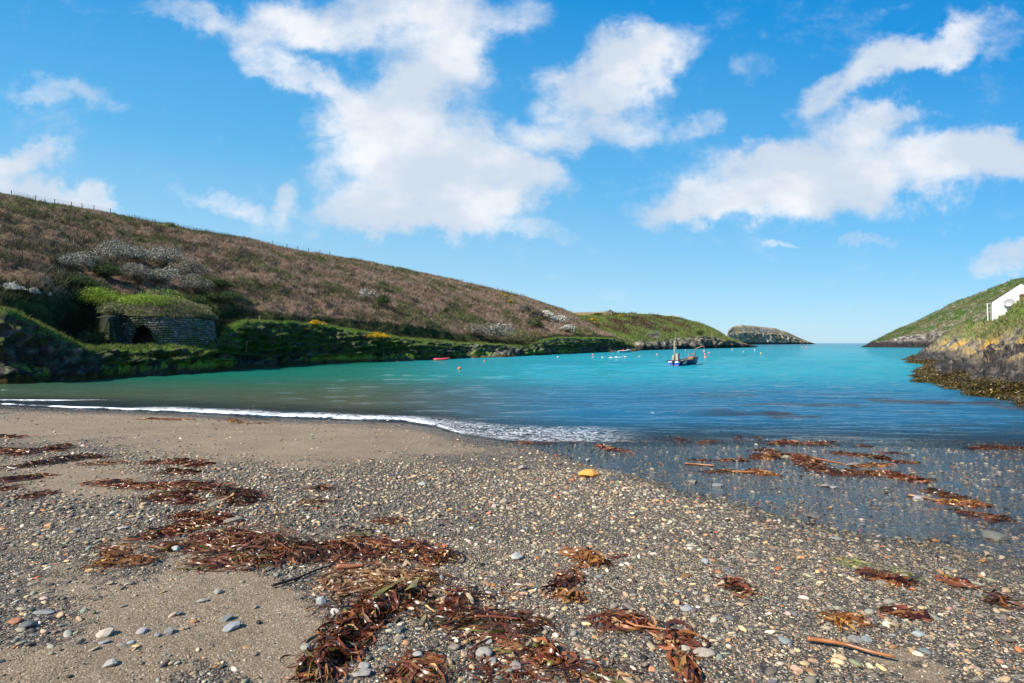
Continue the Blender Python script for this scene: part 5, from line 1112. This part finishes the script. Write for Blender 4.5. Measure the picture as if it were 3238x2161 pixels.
mb = MB(); mb.tube([(1.3, -.2, .78), (1.3, .35, .78)], .24, 16); mb.tube([(1.3, -.24, .78), (1.3, -.20, .78)], .32, 16); mb.tube([(1.3, .35, .78), (1.3, .39, .78)], .32, 16); mb.build('pot_hauler', rust, boat, True)
mb = MB(); mb.tube([(-.6, -.62, .7), (-.6, -.62, 1.75)], .02, 6); mb.build('rod', galv, boat)
mb = MB(); mb.tube([(-2.8, .5, .62), (-2.4, .2, 1.02), (-1.9, -.3, .98), (-1.4, -.7, .80), (-1.2, -.8, .66)], .02, 6); mb.tube([(-2.83, .5, .60), (-2.98, .45, .45), (-3.0, .4, .1)], .016, 5); mb.tube([(-2.83, -.5, .60), (-2.98, -.5, .40)], .016, 5); mb.build('rope', wood_p, boat)
mb = MB()
for q in [(-.3, .25, .5), (.3, -.2, .5), (.6, .3, .48)]: mb.box(q, (.42, .34, .26))
mb.build('fish_boxes', paint('faded_box', (.30, .22, .20), .7), boat)
def text_mesh(s, size, mat, parent, M_):
    cu = bpy.data.curves.new('letters', 'FONT'); cu.body = s; cu.size = size; cu.extrude = .006; cu.align_x = 'CENTER'; cu.offset = .012
    ob = bpy.data.objects.new('letters_tmp', cu); COL.objects.link(ob); dg = bpy.context.evaluated_depsgraph_get(); me = bpy.data.meshes.new_from_object(ob.evaluated_get(dg))
    bpy.data.objects.remove(ob); me.transform(M_); me.materials.clear(); me.materials.append(mat); me.name = 'registration_number'; o = bpy.data.objects.new('registration_number', me); COL.objects.link(o); o.parent = parent; return o
# starboard side (-y): letters read bow to the right
pA = hull_side(-1)[3, 7]; pB = hull_side(-1)[6, 7]; dx_ = Vector(pB-pA).normalized(); upv = Vector((0, -.10, 1)).normalized(); nn_ = dx_.cross(upv).normalized(); upv = nn_.cross(dx_)
M_ = Matrix(((dx_.x, upv.x, nn_.x, 0), (dx_.y, upv.y, nn_.y, 0), (dx_.z, upv.z, nn_.z, 0), (0, 0, 0, 1)))
c_ = Vector(hull_side(-1)[4, 6])
text_mesh('M27', .46, white_p, boat, Matrix.Translation(c_+nn_*.07+Vector((-.05, 0, -.20)))@M_)

# red inflatable by the left rocks
dg_red = paint('faded_red_rubber', (.46, .055, .06), .5)
x, y, _ = Pw(1397, 1138, 89); dingh = empty('dinghy', (x, y, 0), 'faded red dinghy with a raised bow by the rocks on the left', 'dinghy', rz=.12)
for sg in (1, -1):
    mb = MB(); mb.tube([(-1.45, sg*.42, .17), (-.6, sg*.46, .18), (.4, sg*.44, .20), (1.0, sg*.30, .28), (1.4, sg*.04, .42)], [.17, .19, .19, .18, .13], 12); mb.build('side_tube', dg_red, dingh, True)
mb = MB(); mb.box((-.2, 0, .08), (2.3, .7, .05)); mb.build('floor', dg_red, dingh); mb = MB(); mb.box((-1.3, 0, .22), (.05, .7, .32)); mb.build('transom', red_p, dingh); mb = MB(); mb.box((-.2, 0, .30), (.22, .8, .04)); mb.build('seat', wood_p, dingh)
# far turquoise boat
x, y, _ = Pw(1975, 1113, 165); tq = empty('motor_boat', (x, y, 0), 'small turquoise open boat with orange gear near the far rocks', 'boat', rz=.25)
V = []; stn = np.linspace(0, 1, 12)
for s in stn:
    hb = .75*(1-max(0, (s-.45)/.55)**2)+.02; zs = .50+.35*s**2
    V += [(s*4.4-2.2, -hb*.7, -.1), (s*4.4-2.2, -hb, zs), (s*4.4-2.2, hb, zs), (s*4.4-2.2, hb*.7, -.1)]
Fq = [(4*i+j, 4*i+4+j, 4*i+5+j, 4*i+1+j) for i in range(11) for j in (0, 2)]+[(0, 1, 2, 3)]
mb = MB(); mb.add(V, Fq); mb.build('hull', paint('turquoise_paint', (.05, .36, .42)), tq)
mb = MB(); [mb.tube([V[4*i+j] for i in range(12)], .05, 6) for j in (1, 2)]; mb.build('gunwale', white_p, tq)
mb = MB(); mb.add([V[4*i+j][:2]+(.25,) for i in range(12) for j in (1, 2)], [(2*i, 2*i+2, 2*i+3, 2*i+1) for i in range(11)]); mb.build('deck', deck_p, tq)
mb = MB(); mb.lathe([(0, .2), (.38, .25), (.42, .55), (.2, .75), (0, .8)], (-.6, 0, .1), 12); mb.lathe([(0, .2), (.3, .25), (.34, .5), (0, .65)], (-1.2, .2, .1), 12); mb.build('net_floats', paint('orange_plastic', (.72, .14, .04)), tq)
mb = MB(); mb.box((1.2, 0, .75), (.5, .7, .5)); mb.tube([(1.2, 0, .9), (1.2, 0, 1.6)], .03, 6); mb.build('wheel_console', galv, tq)

# ------------------------------------------------------------------ buoys, gulls
BC = {'orange': (.80, .17, .05), 'pink': (.80, .20, .17), 'pale': (.75, .45, .33), 'dark': (.03, .03, .035), 'white': (.75, .74, .70), 'yellow': (.72, .50, .12), 'red': (.55, .06, .06)}
bm_ = {k: paint('buoy_'+k, c, .45) for k, c in BC.items()}
def buoy(u, v, rpx, k, label, band=None):
    D = HC*F/(v+rpx*.2-HV); r = rpx/F*D; x = (u-F)/F*D
    o = empty('mooring_buoy', (x, D, 0), label, 'buoy', 'mooring buoys on the bay')
    mb = MB(); mb.lathe([(r*sin(a)+1e-4, r*.72-r*cos(a)) for a in np.linspace(0, pi, 13)], n=18); mb.build('float', bm_[k], o, True)
    mb = MB(); mb.lathe([(.02, 0), (r*.22, 0), (r*.20, r*.22), (.02, r*.24)], (0, 0, r*1.66), 10); mb.build('top_eye', bm_['dark'], o, True)
    if band: mb = MB(); mb.lathe([(r*1.012*sin(a), r*.72-r*1.012*cos(a)) for a in np.linspace(.62, 1.15, 6)], n=18); mb.build('band', bm_[band], o, True)
buoy(1453, 1168, 5.2, 'orange', 'orange buoy with pale lower band, nearest of all', 'white')
buoy(1531.5, 1143, 2.8, 'orange', 'orange buoy between the nearest buoy and the red dinghy', 'dark')
buoy(1764, 1131, 2.7, 'pale', 'pale orange buoy in mid bay left of the gulls')
buoy(1875, 1124, 2.8, 'pink', 'pink buoy beside the leftmost gull', 'red')
buoy(2078, 1122.5, 2.2, 'pale', 'small pale buoy left of the fishing boat'); buoy(2088, 1131, 1.8, 'dark', 'small black buoy left of the fishing boat')
buoy(2168, 1108.7, 1.7, 'pale', 'tiny pale buoy behind the fishing boat'); buoy(2222, 1109.5, 1.5, 'red', 'tiny dark red buoy above the davit of the fishing boat')
buoy(2231, 1133, 4.6, 'pink', 'biggest pink buoy just right of the fishing boat', 'white'); buoy(2229, 1122.5, 3.0, 'pink', 'pink buoy directly behind the biggest pink one', 'red'); buoy(2242, 1118, 3.0, 'pink', 'pink buoy, farthest right of the three by the boat')
buoy(2274, 1113.7, 1.4, 'red', 'tiny red buoy right of the pink trio'); buoy(2316, 1106, 2.0, 'yellow', 'small yellowish buoy far out, right of the fishing boat'); buoy(2351, 1113, 1.6, 'pale', 'tiny pale orange buoy in the open bay')
buoy(2352, 1126, 1.8, 'dark', 'small dark buoy in the open bay'); buoy(2386, 1108, 1.9, 'white', 'small white buoy far out'); buoy(2406, 1119.5, 2.6, 'yellow', 'yellow buoy rightmost of the middle bay')
buoy(2536, 1099, 1.4, 'yellow', 'tiny yellow buoy near the horizon'); buoy(2549, 1099.2, 1.9, 'pink', 'tiny pink buoy near the horizon')
gull_w = material('gull_white', (.80, .79, .77), rough=.8); gull_g = material('gull_grey', (.30, .32, .34), rough=.8); gull_y = material('gull_bill', (.6, .4, .05), rough=.6)
def gull(label, x, y, rz, s):
    o = empty('gull', (x, y, 0), label, 'gull', 'gulls floating in a row on the bay', rz, s)
    me = bpy.data.meshes.new('body'); pts = [(-.24, 0, .10), (-.12, 0, .09), (.04, 0, .08), (.15, 0, .12), (.20, 0, .20), (.235, 0, .245), (.285, 0, .25)]
    me.from_pydata(pts, [(i, i+1) for i in range(6)], []); b = bpy.data.objects.new('body', me); COL.objects.link(b); b.parent = o
    m = b.modifiers.new('skin', 'SKIN'); 
    for sv, r in zip(me.skin_vertices[0].data, [.03, .09, .105, .075, .045, .05, .03]): sv.radius = (r, r*.92)
    me.skin_vertices[0].data[2].use_root = True
    b.modifiers.new('sub', 'SUBSURF').levels = 2; b.modifiers['sub'].render_levels = 2; me.materials.append(gull_w)
    for sg in (1, -1):
        mb = MB(); mb.add([(.08, sg*.075, .16), (.06, sg*.11, .10), (-.15, sg*.10, .08), (-.33, sg*.03, .13), (-.16, sg*.06, .185)], [(0, 1, 2, 4), (4, 2, 3)]); mb.add([(.08, sg*.06, .15), (-.16, sg*.045, .165), (-.33, sg*.02, .12)], [(0, 1, 2)]); mb.build('wing', gull_g, o)
    mb = MB(); mb.tube([(.30, 0, .25), (.36, 0, .235)], [.014, .004], 6); mb.build('bill', gull_y, o)
    mb = MB(); mb.add([(-.22, .04, .12), (-.22, -.04, .12), (-.35, 0, .13), (-.22, 0, .09)], [(0, 1, 2), (0, 3, 2), (1, 3, 2)]); mb.build('tail', gull_w, o); return o
gl_ = [(1873, 1131.7, 1.2, 'leftmost gull, directly below the pink buoy'), (1906.5, 1131.5, 1.2, 'gull alone, second from the left of the row'), (1926, 1132, 1.0, 'third gull from the left, first of the close group'), (1930.5, 1131.6, .9, 'fourth gull from the left in the row'), (1935, 1131.2, 1.0, 'fifth gull from the left in the row'),
       (1943.5, 1131.3, 1.3, 'larger gull in the middle of the close group'), (1947.5, 1130.6, 1.1, 'gull half hidden by the larger one in the close group'), (1951.5, 1131, 1.0, 'gull just right of the larger one'), (1956.5, 1130.8, 1.0, 'last gull of the close group'), (1965, 1130.8, 1.0, 'single gull right of the close group'), (1978.5, 1130, 1.4, 'gull with raised tail, second from the right'), (2019.5, 1129.6, 1.1, 'rightmost gull, nearest the fishing boat')]
for i, (u, v, s, lab) in enumerate(gl_):
    D = HC*F/(v+1.5-HV); gull(lab, (u-F)/F*D, D, rng.uniform(-.6, .6)+(pi if i % 3 == 1 else 0), s*1.0)

# ------------------------------------------------------------------ mooring ropes
rope_g = material('green_rope', (.10, .22, .17), rough=.8); rope_y = material('pale_rope', (.42, .38, .25), rough=.8)
def rope(p, q, r, m, lab, sag=.4, grp='mooring ropes'):
    p, q = np.array(p, float), np.array(q, float); mb = MB(); pts = [tuple(lerp(p, q, s)-np.array([0, 0, sag*4*s*(1-s)])) for s in np.linspace(0, 1, 14)]
    mb.tube(pts, r, 6); tag(mb.build('mooring_rope', m), lab, 'rope', grp)
def lz(u, v): p = locate(HL, cols, u, v, cum[1], cum[3]); return tuple(p+np.array([0, -.1, .15]))
rope(lz(1590, 1108), Pw(1650, 1126, 118)[:2]+(-.05,), .05, rope_g, 'green rope hanging down the cliff, left one')
rope(lz(1735, 1103), Pw(1796, 1120.5, 3*F/35)[:2]+(-.05,), .06, rope_g, 'green rope from the rocks into the water, middle one')
rope(lz(1832, 1098), Pw(1880, 1114, 3*F/28.5)[:2]+(-.05,), .06, rope_g, 'green rope from the rocks below the path end')
rope(lz(1850, 1100), Pw(1900, 1115, 3*F/29.5)[:2]+(-.05,), .06, rope_g, 'second green rope close beside the one below the path end')
def rp_(u, v, D): x_, y_, _ = Pw(u, v, D); return (x_, y_, HC+(HV-v)/F*D+.12)
rope(rp_(3046, 1062, 62), Pw(2927, 1114, 3*F/28.5)[:2]+(0,), .045, rope_y, 'pale rope running from the right bank down to the water, upper one', .3)
rope(rp_(3008, 1085, 58), Pw(2832, 1129, 3*F/43.5)[:2]+(-.02,), .03, rope_g, 'dark rope dipping into the bay beyond the right rocks', .5)
rope(rp_(2995, 1092, 57), Pw(2915, 1136, 3*F/50)[:2]+(.3,), .04, rope_y, 'pale rope lying across the dark right-hand rocks, middle one', .1)
rope(rp_(3071, 1126, 42), Pw(2915, 1165, 3*F/79)[:2]+(-.02,), .025, rope_y, 'lowest thin rope from the right-hand rocks into the bay', .15)

# ------------------------------------------------------------------ cottage
cot = empty('cottage', COT, 'white gabled cottage with satellite dish on the right bank', 'cottage', rz=radians(-48))
lime = material('white_render', (.80, .78, .76), rough=.9, var=.05, vscale=1.5, bump=.02, bscale=4); slate = material('slate_roof', (.075, .08, .09), rough=.7, bump=.03, bscale=6); frm = paint('red_window_frame', (.36, .10, .05)); glass = paint('window_glass', (.02, .025, .03), .08)
cw, ch_, ca_, cl_ = 5.8, 2.75, 2.35, 8.5     # gable width, eave height, apex rise, length
mb = MB(); V = [(-.0, 0, -1.2), (cw, 0, -1.2), (cw, 0, ch_), (cw/2, 0, ch_+ca_), (0, 0, ch_)]; Vb = [(a, cl_, c) for a, _, c in V]
mb.add(V+Vb, [(0, 1, 2, 3, 4), (5, 9, 8, 7, 6), (0, 4, 9, 5), (1, 6, 7, 2), (0, 5, 6, 1)]); mb.build('wall', lime, cot)
mb = MB()
for sg in (0, 1):
    e = (-.12 if sg == 0 else cw+.12, ch_-.08*ca_/cw*2); a0 = (cw/2, ch_+ca_+.03)
    q = [(e[0], -.02, e[1]), (a0[0], -.02, a0[1]), (a0[0], cl_+.1, a0[1]), (e[0], cl_+.1, e[1])]; mb.add(q+[(x, y, z+.10) for x, y, z in q], [(0, 1, 2, 3), (4, 7, 6, 5), (0, 4, 5, 1), (1, 5, 6, 2), (2, 6, 7, 3), (3, 7, 4, 0)])
rf = mb.build('roof', slate, cot)
mb = MB(); mb.tube([(-.16, -.02, ch_-.12), (-.16, cl_, ch_-.12)], .06, 8); mb.tube([(-.10, -.06, ch_-.15), (-.10, -.06, -.8)], .04, 8); mb.build('gutter', galv, rf)
mb = MB(); mb.box((cw*.5+.35, -.02, ch_+.55), (1.0, .06, .9)); wn_ = mb.build('window', frm, cot); mb = MB()
for sx in (-.29, .29): mb.box((cw*.5+.35+sx*.8, -.058, ch_+.55), (.38, .02, .74))
mb.build('pane', glass, wn_)
mb = MB(); R_ = .60; prof_ = [(.02, .0), (R_*.5, .03), (R_*.8, .08), (R_, .13), (R_*.985, .145), (R_*.78, .10), (R_*.5, .055), (.02, .03)]
mb.lathe(prof_, n=24); V = [Vector(v) for v in mb.v]; Rm = Matrix.Rotation(radians(82), 3, 'X'); mb.v = [tuple(Rm@v+Vector((1.75, -.24, 2.65))) for v in V]
dish = mb.build('satellite_dish', paint('dish_grey', (.30, .30, .31)), cot, True)
mb = MB(); mb.tube([(1.75, 0, 2.60), (1.75, -.42, 2.63)], .035, 6); mb.tube([(1.75, -.42, 2.10), (1.78, -1.0, 2.35)], .02, 6); mb.box((1.78, -1.02, 2.40), (.1, .14, .1)); mb.build('bracket', galv, dish)
x, y, z = Pw(3124, 980, 74); zt = HC+(HV-980)/F*74
rail = empty('railing', (x, y, zt), 'short pale handrail on the terrace beside the white cottage', 'railing')
for dx in (0, .9): mb = MB(); mb.tube([(dx, 0, -1.6), (dx-.1, 0, .9)], .05, 6); mb.build('post', white_p, rail)
for dz in (.85, .25): mb = MB(); mb.tube([(-.1, 0, dz), (.85, 0, dz)], .035, 6); mb.build('rail', white_p, rail)

# two rough posts above the left landing
for u, v, lab in ((168+600, 1099, 'short rusty post standing on the ledge right of the lime kiln'), (820, 1018, 'weathered stub post beside the coast path')):
    p = locate(HL, cols, u, v, cum[2], cum[4]); mb = MB(); mb.tube([(0, 0, -.5), (.04, 0, .75)], .11, 8); mb.box((.04, 0, .78), (.26, .26, .06)); o = mb.build('mooring_post', rust, None); o.location = tuple(p); tag(o, lab, 'post')

# wall and gate on the far headland
p = locate(H2, cols2, 1921, 997, cu2[3], cu2[5]+3)
g = empty('field_gate', p, 'pale wooden field gate between tan and green fields on the far headland', 'gate')
for dx in (-1.8, 1.8): mb = MB(); mb.box((dx, 0, .7), (.35, .35, 2.6)); mb.build('post', wood_p, g)
for dz in (.5, 1.0, 1.5): mb = MB(); mb.box((0, 0, dz), (3.3, .12, .16)); mb.build('bar', wood_p, g)
